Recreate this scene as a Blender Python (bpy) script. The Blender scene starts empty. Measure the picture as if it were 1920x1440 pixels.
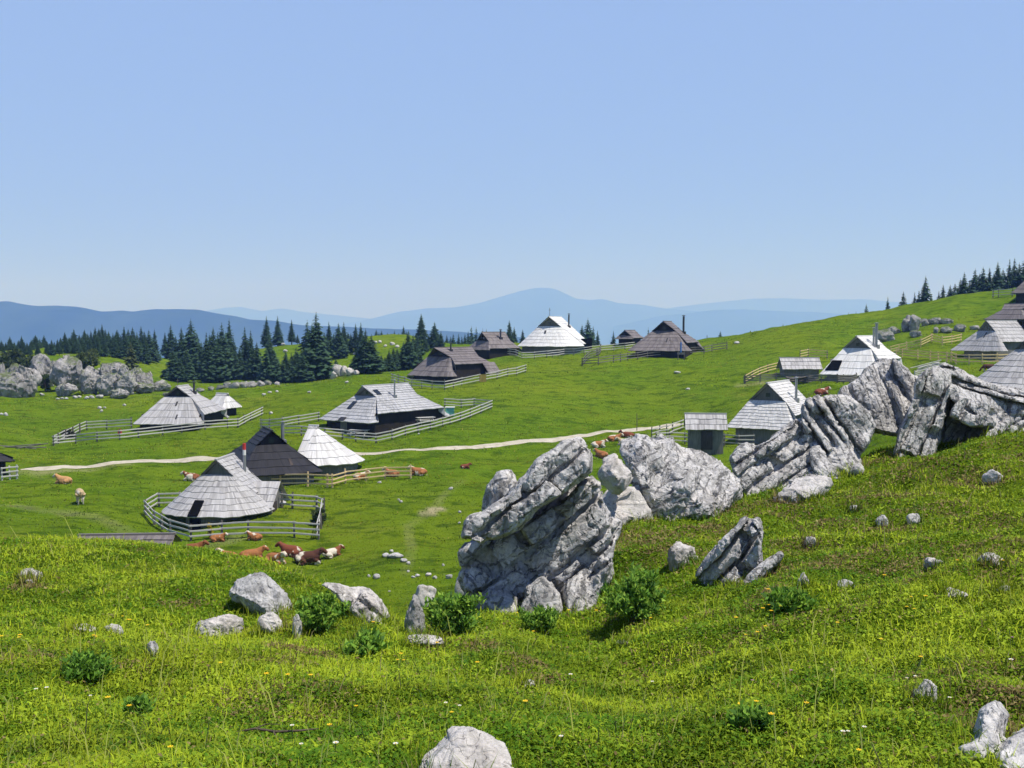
import bpy, bmesh, math, random
import numpy as np
from mathutils import Vector, Matrix
R = math.radians
rnd = random.Random(7)
rng = np.random.default_rng(11)
scene = bpy.context.scene
COL = scene.collection

# ------------------------------------------------------------------ camera
FPX = 2000.0                       # focal length in photograph pixels (1920 wide)
PITCH = math.atan(110 / FPX)
CP, SP = math.cos(PITCH), math.sin(PITCH)
cam = bpy.data.cameras.new('camera'); cam.sensor_width = 36; cam.lens = 36 * FPX / 1920
cam.clip_start = 0.1; cam.clip_end = 40000
camo = bpy.data.objects.new('camera', cam); COL.objects.link(camo)
camo.location = (0, 0, 0); camo.rotation_euler = (R(90) - PITCH, 0, 0)
scene.camera = camo

def ray(px, py):
    a = (np.asarray(px, float) - 960) / FPX; b = (720 - np.asarray(py, float)) / FPX
    y = CP + b * SP; z = -SP + b * CP
    return a / y, z / y            # per metre of depth
def pt(px, py, Y):
    a, b = ray(px, py); return np.array([a * Y, Y, b * Y])

# ------------------------------------------------------------------ noise
def _h(i, j, k, s):
    n = (i * 374761393 + j * 668265263 + k * 2147483647 + s * 974634533) & 0xFFFFFFFF
    n = ((n ^ (n >> 13)) * 1274126177) & 0xFFFFFFFF
    n = ((n ^ (n >> 16)) * 2246822519) & 0xFFFFFFFF
    return ((n ^ (n >> 15)) & 0xFFFFFF) / float(0xFFFFFF)
def hash1(i, s=0):
    i = np.asarray(i).astype(np.int64); return _h(i, i * 0 + 17, i * 0 + 5, s)
def hash2(i, j, s=0):
    i = np.asarray(i).astype(np.int64); j = np.asarray(j).astype(np.int64); return _h(i, j, i * 0 + 3, s)
def vn(p, s=0):
    p = np.asarray(p, float); f = np.floor(p); i = f.astype(np.int64); t = p - f; t = t * t * (3 - 2 * t)
    o = 0
    for a in (0, 1):
        for b in (0, 1):
            for c in (0, 1):
                w = (t[:, 0] if a else 1 - t[:, 0]) * (t[:, 1] if b else 1 - t[:, 1]) * (t[:, 2] if c else 1 - t[:, 2])
                o = o + w * _h(i[:, 0] + a, i[:, 1] + b, i[:, 2] + c, s)
    return o * 2 - 1
def fbm(p, o=4, s=0, g=0.5, l=2.03):
    r = 0; a = 1; p = np.asarray(p, float)
    for k in range(o):
        r = r + a * vn(p + 13.7 * k, s + k); a *= g; p = p * l
    return r
def sst(a, b, x):
    t = np.clip((x - a) / (b - a), 0, 1); return t * t * (3 - 2 * t)

# ------------------------------------------------------------------ terrain heights
CTRL = [  # photo x, photo y, metres away
 (0,1440,4.6),(480,1440,4.6),(960,1440,4.6),(1440,1440,4.5),(1920,1440,4.3),
 (0,1300,6.8),(480,1300,6.8),(960,1310,6.8),(1440,1290,6.5),(1920,1280,6.0),
 (0,1200,9.5),(480,1210,9.5),(960,1222,9.7),(1440,1180,9.0),(1920,1150,8.5),
 (0,1100,14),(300,1110,13.5),(480,1155,12.3),(620,1190,11),(740,1192,11.8),(800,1198,12),(960,1172,13),(1100,1165,13),
 (0,1030,24),(150,1034,24),(300,1046,24),(430,1068,22),(540,1082,20),(620,1108,17),(880,1165,13.6),
 (1180,985,17.5),(1300,985,18.3),(1270,975,19),(1450,918,21),(1600,890,22),(1680,880,21),(1740,855,22.3),(1900,825,22.5),
 (1920,960,15),(1700,960,16),(1500,1000,15.5),(1920,1050,11.5),(1600,1080,12),(1300,1090,13.2),(1400,1130,11.6),(1180,1080,14.5),
 (1900,812,25.5),(1650,850,25.5),(1400,925,24),
 (0,985,76),(150,985,77),(300,1012,76),(400,1022,74),(600,1050,71),(740,1060,67),(740,1110,60),(745,1165,54),(830,1090,62),(850,1000,76),(800,960,82),
 (0,930,88),(200,935,87),(400,980,80),(560,950,84),(850,930,86),(700,910,91),
 (0,870,103),(60,878,101),(250,865,104),(420,860,105),(700,850,107),(900,840,110),(1050,825,115),(1250,800,126),(1290,790,130),
 (1130,850,107),(1160,830,113),(1300,835,112),(1500,840,108),(1420,836,110),
 (0,800,128),(100,832,120),(250,805,128),(440,797,131),(490,775,138),
 (605,802,120),(700,830,115),(840,785,125),(920,760,135),(760,800,121),
 (0,745,158),(150,742,162),(300,740,162),(450,728,168),(560,718,176),(650,703,182),(700,693,188),
 (760,716,158),(840,722,155),(985,692,168),(1100,760,140),(1100,700,162),(1300,730,147),(1300,690,162),(1200,780,134),
 (1000,666,189),(1115,660,190),(1092,687,172),(1180,668,180),(1310,665,180),(1360,656,184),
 (1100,652,205),(1200,647,212),(1330,637,222),(1400,630,226),(1500,610,225),(1600,590,222),(1700,572,216),(1800,552,210),(1900,543,204),(1960,538,204),
 (1400,712,148),(1540,716,144),(1690,700,146),(1790,671,150),(1920,666,152),(1650,640,178),(1800,612,180),(1900,602,182),(1750,690,143),(1900,732,117),(1850,700,130),(1540,742,121),
 (330,714,215),(450,716,215),(520,718,212),(600,714,212),(690,698,216),(790,675,215),
 (300,682,262),(420,680,262),(520,650,310),(600,645,322),(690,640,330),(770,640,330),(280,678,245),
 (130,662,250),(0,664,245),(60,656,310),(200,653,310),(880,646,235),(960,642,232),
]
ZC = [  # photo x, metres away, height: ground the crests hide
 (0,35,-9.2),(300,35,-9.8),(600,30,-9.5),(750,22,-8.0),(880,24,-8.0),(1000,28,-8.5),(1200,32,-8.0),(1500,38,-7.6),(1900,40,-5.6),
 (0,58,-14.0),(300,56,-14.2),(1000,55,-13.8),(1200,60,-13.2),(1500,66,-10.6),(1900,64,-7.6),(1100,80,-14.0),(1400,85,-12.6),(1700,90,-8.2),(1920,92,-6.9),
 (1400,265,-9),(1200,260,-9),(1600,262,-5),(1750,258,-1),(1900,250,2.2),(1960,250,2.5),
 (0,360,-12),(200,360,-12),(500,370,-13),(740,370,-13),(960,290,-11),(900,380,-22),(1200,330,-22),(1500,330,-20),(1900,330,-10),
 (100,3.0,-1.6),(960,3.0,-1.6),(1800,3.0,-1.5),(960,1.6,-1.6),(60,1.5,-1.6),(1860,1.5,-1.55),(60,2.2,-1.6),(1860,2.2,-1.55),(960,0.8,-1.6),
]
_pts = [pt(*c) for c in CTRL] + [np.array([ray(px, 720)[0] * Y, Y, z]) for px, Y, z in ZC]
for c in CTRL + ZC:                # carry the edges of the view on outwards
    if c[0] <= 100 or c[0] >= 1800:
        q = pt(*c) if c in CTRL else np.array([ray(c[0], 720)[0] * c[1], c[1], c[2]])
        r_ = math.hypot(q[0], q[1]); sg_ = -1 if c[0] <= 100 else 1
        _pts.append(np.array([sg_ * math.sin(R(37)) * r_, math.cos(R(37)) * r_, q[2]]))
_pts = np.array(_pts)
def uvt(x, y):
    return np.stack([np.arctan2(x, y) * 4.2, np.log(np.hypot(x, y))], -1)
_U = uvt(_pts[:, 0], _pts[:, 1]); _Z = _pts[:, 2]
def _k(d2): return 0.5 * d2 * np.log(d2 + 1e-12)
_n = len(_U)
_A = np.zeros((_n + 3, _n + 3)); _D = ((_U[:, None] - _U[None]) ** 2).sum(-1)
_A[:_n, :_n] = _k(_D) + np.eye(_n) * 2e-3
_A[:_n, _n:] = np.c_[np.ones(_n), _U]; _A[_n:, :_n] = _A[:_n, _n:].T
_W = np.linalg.solve(_A, np.r_[_Z, 0, 0, 0])
def tps(u):
    out = np.empty(len(u))
    for a in range(0, len(u), 20000):
        q = u[a:a + 20000]; d = ((q[:, None] - _U[None]) ** 2).sum(-1)
        out[a:a + 20000] = _k(d) @ _W[:_n] + _W[_n] + q @ _W[_n + 1:]
    return out
LN0, LN1, NR = math.log(0.8), math.log(480), 560
AZ_IN = np.linspace(-R(34), R(34), 480)
AZ = np.concatenate([np.linspace(-R(180), -R(34), 60, endpoint=False), AZ_IN, np.linspace(R(34), R(180), 61)[1:]])
LNR = np.linspace(LN0, LN1, NR)
AA, LL = np.meshgrid(AZ, LNR, indexing='ij')
RR = np.exp(LL)
_azc = R(30) * np.tanh(AA / R(30)) if False else np.where(np.abs(AA) > R(27), np.sign(AA) * (R(27) + R(7) * np.tanh((np.abs(AA) - R(27)) / R(14))), AA)
_q = np.stack([_azc.ravel() * 4.2, np.clip(LL.ravel(), math.log(1.5), math.log(385))], -1)
ZZ = tps(_q).reshape(AA.shape)
XX, YY = RR * np.sin(AA), RR * np.cos(AA)
_p = np.stack([XX.ravel(), YY.ravel(), 0 * XX.ravel()], -1)
_near = sst(2.0, 5.0, RR) * (1 - sst(24, 40, RR)); _far = sst(40, 90, RR)
_nz = fbm(_p * 0.9, 4, 3).reshape(AA.shape) * 0.075 + fbm(_p * 0.28, 2, 9).reshape(AA.shape) * 0.09
_fz = fbm(_p * 0.20, 4, 21).reshape(AA.shape) * 0.27 + fbm(_p * 0.04, 2, 31).reshape(AA.shape) * 0.22 + fbm(_p * 0.55, 3, 35).reshape(AA.shape) * 0.085
ZZ = ZZ + _near * (_nz + (.5 + .5 * np.clip(AA * 3, -.6, 1)) * (fbm(_p * 1.5, 3, 14).reshape(AA.shape) * 0.10 + np.abs(fbm(_p * .7, 2, 15)).reshape(AA.shape) * 0.06)) + _far * _fz - np.clip(RR - 400, 0, None) * 0.3
def H(x, y):
    x = np.asarray(x, float); y = np.asarray(y, float)
    az = np.arctan2(x, y); l = np.clip(np.log(np.hypot(x, y) + 1e-9), LN0, LN1)
    i = np.clip(np.searchsorted(AZ, az) - 1, 0, len(AZ) - 2); t = (az - AZ[i]) / (AZ[i + 1] - AZ[i])
    f = (l - LN0) / (LN1 - LN0) * (NR - 1); j = np.clip(f.astype(int), 0, NR - 2); s = f - j
    return (ZZ[i, j] * (1 - t) + ZZ[i + 1, j] * t) * (1 - s) + (ZZ[i, j + 1] * (1 - t) + ZZ[i + 1, j + 1] * t) * s
_YS = np.exp(np.linspace(math.log(3), math.log(420), 2600))
def ground_at(px, py, y0=0, y1=1e9):
    """where the line of sight through a photo point first meets the ground"""
    a, b = ray(px, py)
    d = b * _YS - H(a * _YS, _YS)
    ok = (d <= 0) & (_YS > y0) & (_YS < y1)
    if not ok.any():
        m = (_YS > y0) & (_YS < min(y1, 400)); k = np.argmin(np.where(m, d, 1e9)); Y = _YS[k]
    else:
        k = int(np.argmax(ok)); Y = _YS[k]
        if k > 0 and d[k - 1] > 0:
            Y = _YS[k - 1] + (_YS[k] - _YS[k - 1]) * d[k - 1] / (d[k - 1] - d[k])
    x = float(a * Y); return Vector((x, float(Y), float(H(x, Y))))

# ------------------------------------------------------------------ objects
def tag(o, label=None, cat=None, group=None, kind=None):
    if label: o['label'] = label
    if cat: o['category'] = cat
    if group: o['group'] = group
    if kind: o['kind'] = kind
    return o
def thing(name, label, cat, loc=(0, 0, 0), rz=0.0, group=None):
    o = bpy.data.objects.new(name, None); COL.objects.link(o); o.location = loc; o.rotation_euler = (0, 0, rz)
    o.empty_display_size = 0.2
    return tag(o, label, cat, group)
def link(name, me, mat=None, parent=None, loc=None):
    o = bpy.data.objects.new(name, me); COL.objects.link(o)
    if mat is not None and len(me.materials) == 0: me.materials.append(mat)
    if parent is not None: o.parent = parent
    if loc is not None: o.location = loc
    return o
def npmesh(name, V, F, smooth=False):
    """V (n,3); F list of (m,k) index arrays"""
    me = bpy.data.meshes.new(name)
    V = np.asarray(V, np.float32); F = [np.asarray(f, np.int32) for f in (F if isinstance(F, list) else [F]) if len(f)]
    me.vertices.add(len(V)); me.vertices.foreach_set('co', V.ravel())
    nl = sum(f.size for f in F); nf = sum(len(f) for f in F)
    me.loops.add(nl); me.loops.foreach_set('vertex_index', np.concatenate([f.ravel() for f in F]))
    tot = np.concatenate([np.full(len(f), f.shape[1], np.int32) for f in F])
    me.polygons.add(nf); me.polygons.foreach_set('loop_start', np.r_[0, np.cumsum(tot)[:-1]].astype(np.int32))
    me.polygons.foreach_set('loop_total', tot)
    if smooth: me.polygons.foreach_set('use_smooth', np.ones(nf, bool))
    me.update(calc_edges=True)
    return me
def vattr(me, name, vals):
    vals = np.asarray(vals, np.float32)
    if vals.ndim == 1:
        a = me.attributes.new(name, 'FLOAT', 'POINT'); a.data.foreach_set('value', vals)
    else:
        if vals.shape[1] == 3: vals = np.c_[vals, np.ones(len(vals), np.float32)]
        a = me.attributes.new(name, 'FLOAT_COLOR', 'POINT'); a.data.foreach_set('color', np.ascontiguousarray(vals, np.float32).ravel())
def bm_mesh(name, bm, smooth=False):
    me = bpy.data.meshes.new(name); bm.normal_update(); bm.to_mesh(me); bm.free()
    if smooth: me.polygons.foreach_set('use_smooth', np.ones(len(me.polygons), bool))
    return me

# ------------------------------------------------------------------ materials
class N:
    def __init__(s, name):
        s.m = bpy.data.materials.new(name); s.m.use_nodes = True; s.t = s.m.node_tree; s.t.nodes.clear()
        s.out = s.t.nodes.new('ShaderNodeOutputMaterial')
    def n(s, t, **k):
        nd = s.t.nodes.new(t)
        for a, v in k.items(): setattr(nd, a, v)
        return nd
    def l(s, a, b): s.t.links.new(a, b)
    def put(s, sock, v):
        if hasattr(v, 'is_output') or isinstance(v, bpy.types.NodeSocket): s.l(v, sock)
        elif isinstance(v, (tuple, list)) and len(v) == 3 and sock.type == 'RGBA': sock.default_value = (*v, 1)
        else: sock.default_value = v
    def coord(s, which='Object'): return s.n('ShaderNodeTexCoord').outputs[which]
    def pos(s): return s.n('ShaderNodeNewGeometry').outputs['Position']
    def attr(s, a, out='Color'): return s.n('ShaderNodeAttribute', attribute_name=a).outputs[out]
    def scale(s, v, sc):
        q = s.n('ShaderNodeMapping'); s.l(v, q.inputs[0]); q.inputs['Scale'].default_value = sc; return q.outputs[0]
    def noise(s, v, sc, det=4, ro=0.55, dist=0.0):
        q = s.n('ShaderNodeTexNoise'); s.l(v, q.inputs['Vector']); q.inputs['Scale'].default_value = sc
        q.inputs['Detail'].default_value = det; q.inputs['Roughness'].default_value = ro; q.inputs['Distortion'].default_value = dist
        return q.outputs['Fac']
    def ramp(s, f, stops):
        q = s.n('ShaderNodeValToRGB'); s.l(f, q.inputs[0]); e = q.color_ramp.elements
        while len(e) < len(stops): e.new(0.5)
        for i, (p, c) in enumerate(stops):
            e[i].position = p; e[i].color = (*c, 1) if isinstance(c, (tuple, list)) else (c, c, c, 1)
        return q.outputs[0]
    def mix(s, f, a, b, mode='MIX'):
        q = s.n('ShaderNodeMix', data_type='RGBA', blend_type=mode)
        s.put(q.inputs[0], f); s.put(q.inputs[6], a); s.put(q.inputs[7], b); return q.outputs[2]
    def math(s, op, a, b=0.0, c=0.0):
        q = s.n('ShaderNodeMath', operation=op); s.put(q.inputs[0], a); s.put(q.inputs[1], b)
        if len(q.inputs) > 2: s.put(q.inputs[2], c)
        return q.outputs[0]
    def bump(s, h, st=0.5, d=0.02, nrm=None):
        q = s.n('ShaderNodeBump'); s.l(h, q.inputs['Height']); q.inputs['Strength'].default_value = st; q.inputs['Distance'].default_value = d
        if nrm is not None: s.l(nrm, q.inputs['Normal'])
        return q.outputs[0]
    def bsdf(s, col, rough=0.9, nrm=None, spec=0.2, metal=0.0):
        q = s.n('ShaderNodeBsdfPrincipled'); s.put(q.inputs['Base Color'], col); s.put(q.inputs['Roughness'], rough)
        q.inputs['Specular IOR Level'].default_value = spec; q.inputs['Metallic'].default_value = metal
        if nrm is not None: s.l(nrm, q.inputs['Normal'])
        return q.outputs[0]
    def done(s, sh): s.l(sh, s.out.inputs['Surface']); return s.m

def mat_wood(name, a, b, spec=0.15, sc=(9, 9, 1.2)):
    k = N(name); v = k.scale(k.coord(), sc); f = k.noise(v, 1.0, 5, 0.65)
    f2 = k.noise(k.coord(), 0.7, 3)
    c = k.mix(f2, k.ramp(f, [(0.3, a), (0.7, b)]), b, 'MULTIPLY') if False else k.ramp(k.math('MULTIPLY_ADD', f2, 0.35, k.math('MULTIPLY', f, 0.65)), [(0.35, a), (0.65, b)])
    return k.done(k.bsdf(c, 0.85, k.bump(f, 0.4, 0.02), spec))
def mat_shingle(name, a, b, w=0.17):
    """boards laid in courses: u metres along the eave, v course number"""
    k = N(name); uv = k.n('ShaderNodeUVMap', uv_map='UVMap').outputs[0]
    sp = k.n('ShaderNodeSeparateXYZ'); k.l(uv, sp.inputs[0])
    row = k.math('FLOOR', sp.outputs[1]); u = k.math('ADD', k.math('DIVIDE', sp.outputs[0], w), k.math('MULTIPLY', row, 0.377))
    bd = k.math('FLOOR', u); cb = k.n('ShaderNodeCombineXYZ'); k.l(bd, cb.inputs[0]); k.l(row, cb.inputs[1])
    wn = k.n('ShaderNodeTexWhiteNoise', noise_dimensions='2D'); k.l(cb.outputs[0], wn.inputs['Vector'])
    streak = k.noise(k.scale(uv, (7, 0.9, 1)), 1.0, 4, 0.6); blot = k.noise(k.coord(), 0.55, 4, 0.6)
    f = k.math('ADD', k.math('MULTIPLY', wn.outputs[0], 0.34), k.math('ADD', k.math('MULTIPLY', streak, 0.36), k.math('MULTIPLY', blot, 0.50)))
    c = k.ramp(f, [(0.36, a), (0.55, tuple((x + y) / 2 for x, y in zip(a, b))), (0.78, b)])
    warm = k.noise(k.coord(), 1.7, 3); c = k.mix(k.ramp(warm, [(0.55, 0.0), (0.8, 0.35)]), c, tuple(x * y for x, y in zip(b, (0.9, 0.83, 0.72))))
    edge = k.math('FRACT', u); gap = k.math('LESS_THAN', k.math('ABSOLUTE', k.math('SUBTRACT', edge, 0.5)), 0.46)
    h = k.math('ADD', k.math('MULTIPLY', gap, 0.6), k.math('ADD', k.math('MULTIPLY', wn.outputs[0], 0.5), k.math('MULTIPLY', streak, 0.3)))
    return k.done(k.bsdf(c, 0.6, k.bump(h, 0.6, 0.03), 0.35))
def mat_plain(name, c, rough=0.6, spec=0.3, metal=0.0, var=0.25, sc=3.0):
    k = N(name); f = k.noise(k.coord(), sc, 4)
    return k.done(k.bsdf(k.ramp(f, [(0.3, tuple(x * (1 - var) for x in c)), (0.7, tuple(x * (1 + var) for x in c))]), rough, None, spec, metal))
def mat_rock(name, light, dark, sc=1.0, moss=0.0, lich=0.5, pink=0.25):
    k = N(name); v = k.pos()
    big = k.noise(v, 1.1 * sc, 5, 0.6); mid = k.noise(v, 5.5 * sc, 6, 0.68, 0.6); fine = k.noise(v, 26 * sc, 5, 0.7)
    c = k.ramp(big, [(0.25, tuple(0.8 * x for x in light)), (0.7, light)])
    c = k.mix(k.ramp(k.noise(v, 0.9 * sc, 3), [(0.5, 0.0), (0.75, pink)]), c, (light[0] * 1.02, light[1] * 0.88, light[2] * 0.8))
    c = k.mix(k.ramp(mid, [(0.50, 0.0), (0.66, lich)]), c, dark)
    st = k.noise(k.scale(v, (2.6 * sc, 2.6 * sc, 1.1 * sc)), 1.0, 6, 0.7); c = k.mix(k.ramp(st, [(0.50, 0.0), (0.60, 0.72)]), c, tuple(.38 * x for x in light))
    c = k.mix(k.ramp(k.noise(v, 3.1 * sc, 5, 0.65), [(0.56, 0.0), (0.70, 0.6)]), c, tuple(min(.8, 1.3 * x) for x in light))
    c = k.mix(k.ramp(fine, [(0.36, 0.5), (0.52, 0.0)]), c, tuple(1.2 * x for x in dark))
    if moss:
        up = k.n('ShaderNodeSeparateXYZ'); k.l(k.n('ShaderNodeNewGeometry').outputs['Normal'], up.inputs[0])
        mm = k.math('MULTIPLY', k.ramp(up.outputs[2], [(0.35, 0.0), (0.75, 1.0)]), k.ramp(k.noise(v, 0.8 * sc, 4, 0.65), [(0.43, 0.0), (0.52, moss)]))
        c = k.mix(mm, c, (0.075, 0.11, 0.02))
    lines = None
    for at, fq, wd_, cut in (('bed', 7.5, .10, .50), ('bed', 2.7, .06, .42), ('joint', 3.3, .07, .55)):
        q = k.math('ADD', k.math('MULTIPLY', k.attr(at, 'Fac'), fq), k.math('ADD', k.math('MULTIPLY', k.noise(v, 1.6, 3), 1.5), k.math('MULTIPLY', k.noise(v, 7.0, 3), .35)))
        ln = k.math('LESS_THAN', k.math('ABSOLUTE', k.math('SUBTRACT', k.math('FRACT', q), .5)), wd_)
        ln = k.math('MULTIPLY', ln, k.ramp(k.noise(v, 2.3 + fq * .3, 3, .6), [(cut - .04, 0.0), (cut + .06, 1.0)])); ln = k.math('MULTIPLY', ln, k.math('MINIMUM', k.math('MULTIPLY', k.math('ABSOLUTE', k.attr('bed', 'Fac')), 1e4), 1.0))
        lines = ln if lines is None else k.math('MAXIMUM', lines, ln)
    c = k.mix(k.math('MULTIPLY', lines, .66), c, tuple(.55 * x for x in dark))
    v2 = k.n('ShaderNodeTexVoronoi', feature='DISTANCE_TO_EDGE'); vw = k.n('ShaderNodeVectorMath', operation='ADD'); nz_ = k.n('ShaderNodeTexNoise'); k.l(v, nz_.inputs['Vector']); nz_.inputs['Scale'].default_value = 3.0 * sc; k.l(v, vw.inputs[0]); k.l(nz_.outputs['Color'], vw.inputs[1]); k.l(vw.outputs[0], v2.inputs['Vector']); v2.inputs['Scale'].default_value = 2.4 * sc
    fis = k.math('MULTIPLY', k.math('LESS_THAN', v2.outputs['Distance'], .014), k.ramp(k.noise(v, 1.9 * sc, 3), [(.48, 0.0), (.56, 1.0)]))
    c = k.mix(k.math('MULTIPLY', fis, .75), c, tuple(.6 * x for x in dark))
    vo = k.n('ShaderNodeTexVoronoi', feature='DISTANCE_TO_EDGE'); k.l(v, vo.inputs['Vector']); vo.inputs['Scale'].default_value = 4.2 * sc
    cr = k.ramp(vo.outputs['Distance'], [(0.0, 0.0), (0.06, 1.0)])
    h = k.math('ADD', k.math('MULTIPLY', mid, 0.8), k.math('ADD', k.math('MULTIPLY', fine, 0.35), k.math('SUBTRACT', k.math('MULTIPLY', cr, 0.12), k.math('MULTIPLY', k.math('MAXIMUM', lines, fis), 1.3))))
    return k.done(k.bsdf(c, 0.92, k.bump(h, 0.75, 0.06 / sc), 0.15))

WALL_DARK = mat_wood('dark_tarred_wood', (0.012, 0.010, 0.009), (0.035, 0.028, 0.024))
WALL_GREY = mat_wood('grey_weathered_planks', (0.11, 0.105, 0.10), (0.24, 0.235, 0.22))
WALL_BROWN = mat_wood('brown_weathered_planks', (0.035, 0.028, 0.026), (0.09, 0.075, 0.068))
ROOF_PALE = mat_shingle('pale_grey_shingles', (0.22, 0.215, 0.22), (0.47, 0.465, 0.475), 0.13)
ROOF_SILVER = mat_shingle('bright_silver_shingles', (0.40, 0.395, 0.395), (0.66, 0.655, 0.66), 0.13)  # lighter tone belonging to the shingles themselves
ROOF_WHITE = mat_shingle('bleached_shingles', (0.52, 0.515, 0.515), (0.76, 0.76, 0.755), 0.13)
ROOF_GREY = mat_shingle('silver_grey_shingles', (0.25, 0.255, 0.27), (0.46, 0.465, 0.49), 0.13)
ROOF_BROWN = mat_shingle('old_brown_shingles', (0.095, 0.082, 0.085), (0.20, 0.178, 0.178), 0.2)
ROOF_BLACK = mat_shingle('black_tarred_shingles', (0.006, 0.006, 0.008), (0.022, 0.021, 0.025), 0.2)
FENCE_GREY = mat_wood('grey_fence_wood', (0.33, 0.325, 0.315), (0.60, 0.595, 0.58), sc=(3, 9, 9))
FENCE_DARK = mat_wood('dark_fence_wood', (0.10, 0.095, 0.09), (0.24, 0.23, 0.22), sc=(3, 9, 9))
FENCE_TAN = mat_wood('new_tan_fence_wood', (0.50, 0.37, 0.19), (0.74, 0.58, 0.33), sc=(3, 9, 9))
POST_DARK = mat_wood('dark_post_wood', (0.07, 0.062, 0.055), (0.19, 0.175, 0.16))
METAL = mat_plain('dull_grey_metal', (0.30, 0.31, 0.33), 0.45, 0.5, 0.6, 0.15)
SOOT = mat_plain('sooty_metal', (0.04, 0.04, 0.045), 0.6, 0.3, 0.2)
RED = mat_plain('red_paint', (0.5, 0.04, 0.03), 0.5, 0.4, 0, 0.12)
WHITEP = mat_plain('white_paint', (0.75, 0.75, 0.73), 0.5, 0.4, 0, 0.06)
BLUE = mat_plain('blue_plastic', (0.02, 0.16, 0.55), 0.35, 0.5, 0, 0.1)
TEAL = mat_plain('teal_tarpaulin', (0.10, 0.36, 0.30), 0.5, 0.4, 0, 0.15)
DARKHOLE = mat_plain('unlit_interior', (0.006, 0.006, 0.006), 1.0, 0.0, 0, 0.1)  # near-black colour painting the darkness of openings onto solid panels
GLASS = mat_plain('dark_window_glass', (0.02, 0.025, 0.03), 0.1, 0.6, 0, 0.1)
ROCK = mat_rock('limestone', (0.60, 0.59, 0.585), (0.13, 0.13, 0.135), 1.0, 0.0, 0.45, 0.3)
ROCK_FAR = mat_rock('mossy_limestone', (0.42, 0.41, 0.41), (0.16, 0.155, 0.155), 0.28, 0.85, 0.6)
ROCK_LICHEN = mat_rock('lichened_limestone', (0.50, 0.50, 0.50), (0.08, 0.08, 0.085), 1.5, 0.0, 0.85, 0.0)
ROCK_PALE = mat_rock('pale_limestone', (0.60, 0.58, 0.56), (0.27, 0.25, 0.24), 1.6, 0.0, 0.4, 0.4)

def mat_ground():
    k = N('alpine_pasture_turf'); v = k.pos()
    big = k.noise(v, 0.045, 4, 0.6); mid = k.noise(k.scale(v, (0.35, 1.0, 1.0)), 0.42, 5, 0.68); fine = k.noise(k.scale(v, (0.5, 1.0, 1.0)), 2.2, 5, 0.75)
    vf = k.noise(v, 11.0, 4, 0.7)
    f = k.math('ADD', k.math('MULTIPLY', mid, 0.5), k.math('ADD', k.math('MULTIPLY', fine, 0.35), k.math('MULTIPLY', vf, 0.15)))
    c = k.ramp(f, [(0.30, (0.050, 0.095, 0.006)), (0.46, (0.098, 0.180, 0.009)), (0.60, (0.150, 0.235, 0.014)), (0.75, (0.215, 0.285, 0.030))])
    c = k.mix(k.ramp(big, [(0.40, 0.0), (0.60, 0.6)]), c, (0.180, 0.235, 0.014))
    ye = k.noise(v, 0.11, 5, 0.7); c = k.mix(k.ramp(ye, [(0.58, 0.0), (0.72, 0.4)]), c, (0.23, 0.22, 0.045))
    ts = k.noise(k.scale(v, (0.55, 1.0, 1.0)), 0.75, 4, 0.7); c = k.mix(k.ramp(ts, [(0.50, 0.0), (0.62, 0.75)]), c, (0.038, 0.080, 0.006))
    w = k.attr('worn', 'Fac'); c = k.mix(w, c, (0.42, 0.37, 0.22))
    h = k.math('ADD', k.math('MULTIPLY', fine, 0.7), k.math('MULTIPLY', vf, 0.3))
    return k.done(k.bsdf(c, 1.0, k.bump(h, 1.0, 0.45), 0.0))
def mat_leafy(name, trans=0.3, rough=0.7, spec=0.25, up=0.0):
    k = N(name); c = k.attr('col')
    vm = k.n('ShaderNodeVectorMath', operation='MULTIPLY_ADD'); k.l(k.n('ShaderNodeNewGeometry').outputs['Normal'], vm.inputs[0]); vm.inputs[1].default_value = (1 - up,) * 3; vm.inputs[2].default_value = (0, 0, up)
    vn_ = k.n('ShaderNodeVectorMath', operation='NORMALIZE'); k.l(vm.outputs[0], vn_.inputs[0])
    d = k.bsdf(c, rough, vn_.outputs[0], spec); tr = k.n('ShaderNodeBsdfTranslucent'); k.l(c, tr.inputs[0])
    mx = k.n('ShaderNodeMixShader'); mx.inputs[0].default_value = trans; k.l(d, mx.inputs[1]); k.l(tr.outputs[0], mx.inputs[2])
    return k.done(mx.outputs[0])
GROUND = mat_ground()
LEAF = mat_leafy('meadow_leaves', 0.35, 0.7, 0.25, 0.3)
TURF = mat_leafy('meadow_blades', 0.25, 0.75, 0.10, 0.45)
NEEDLE = mat_leafy('spruce_needles', 0.1, 0.8, 0.15)
BARK = mat_wood('spruce_bark', (0.05, 0.04, 0.03), (0.13, 0.10, 0.08))

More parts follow.
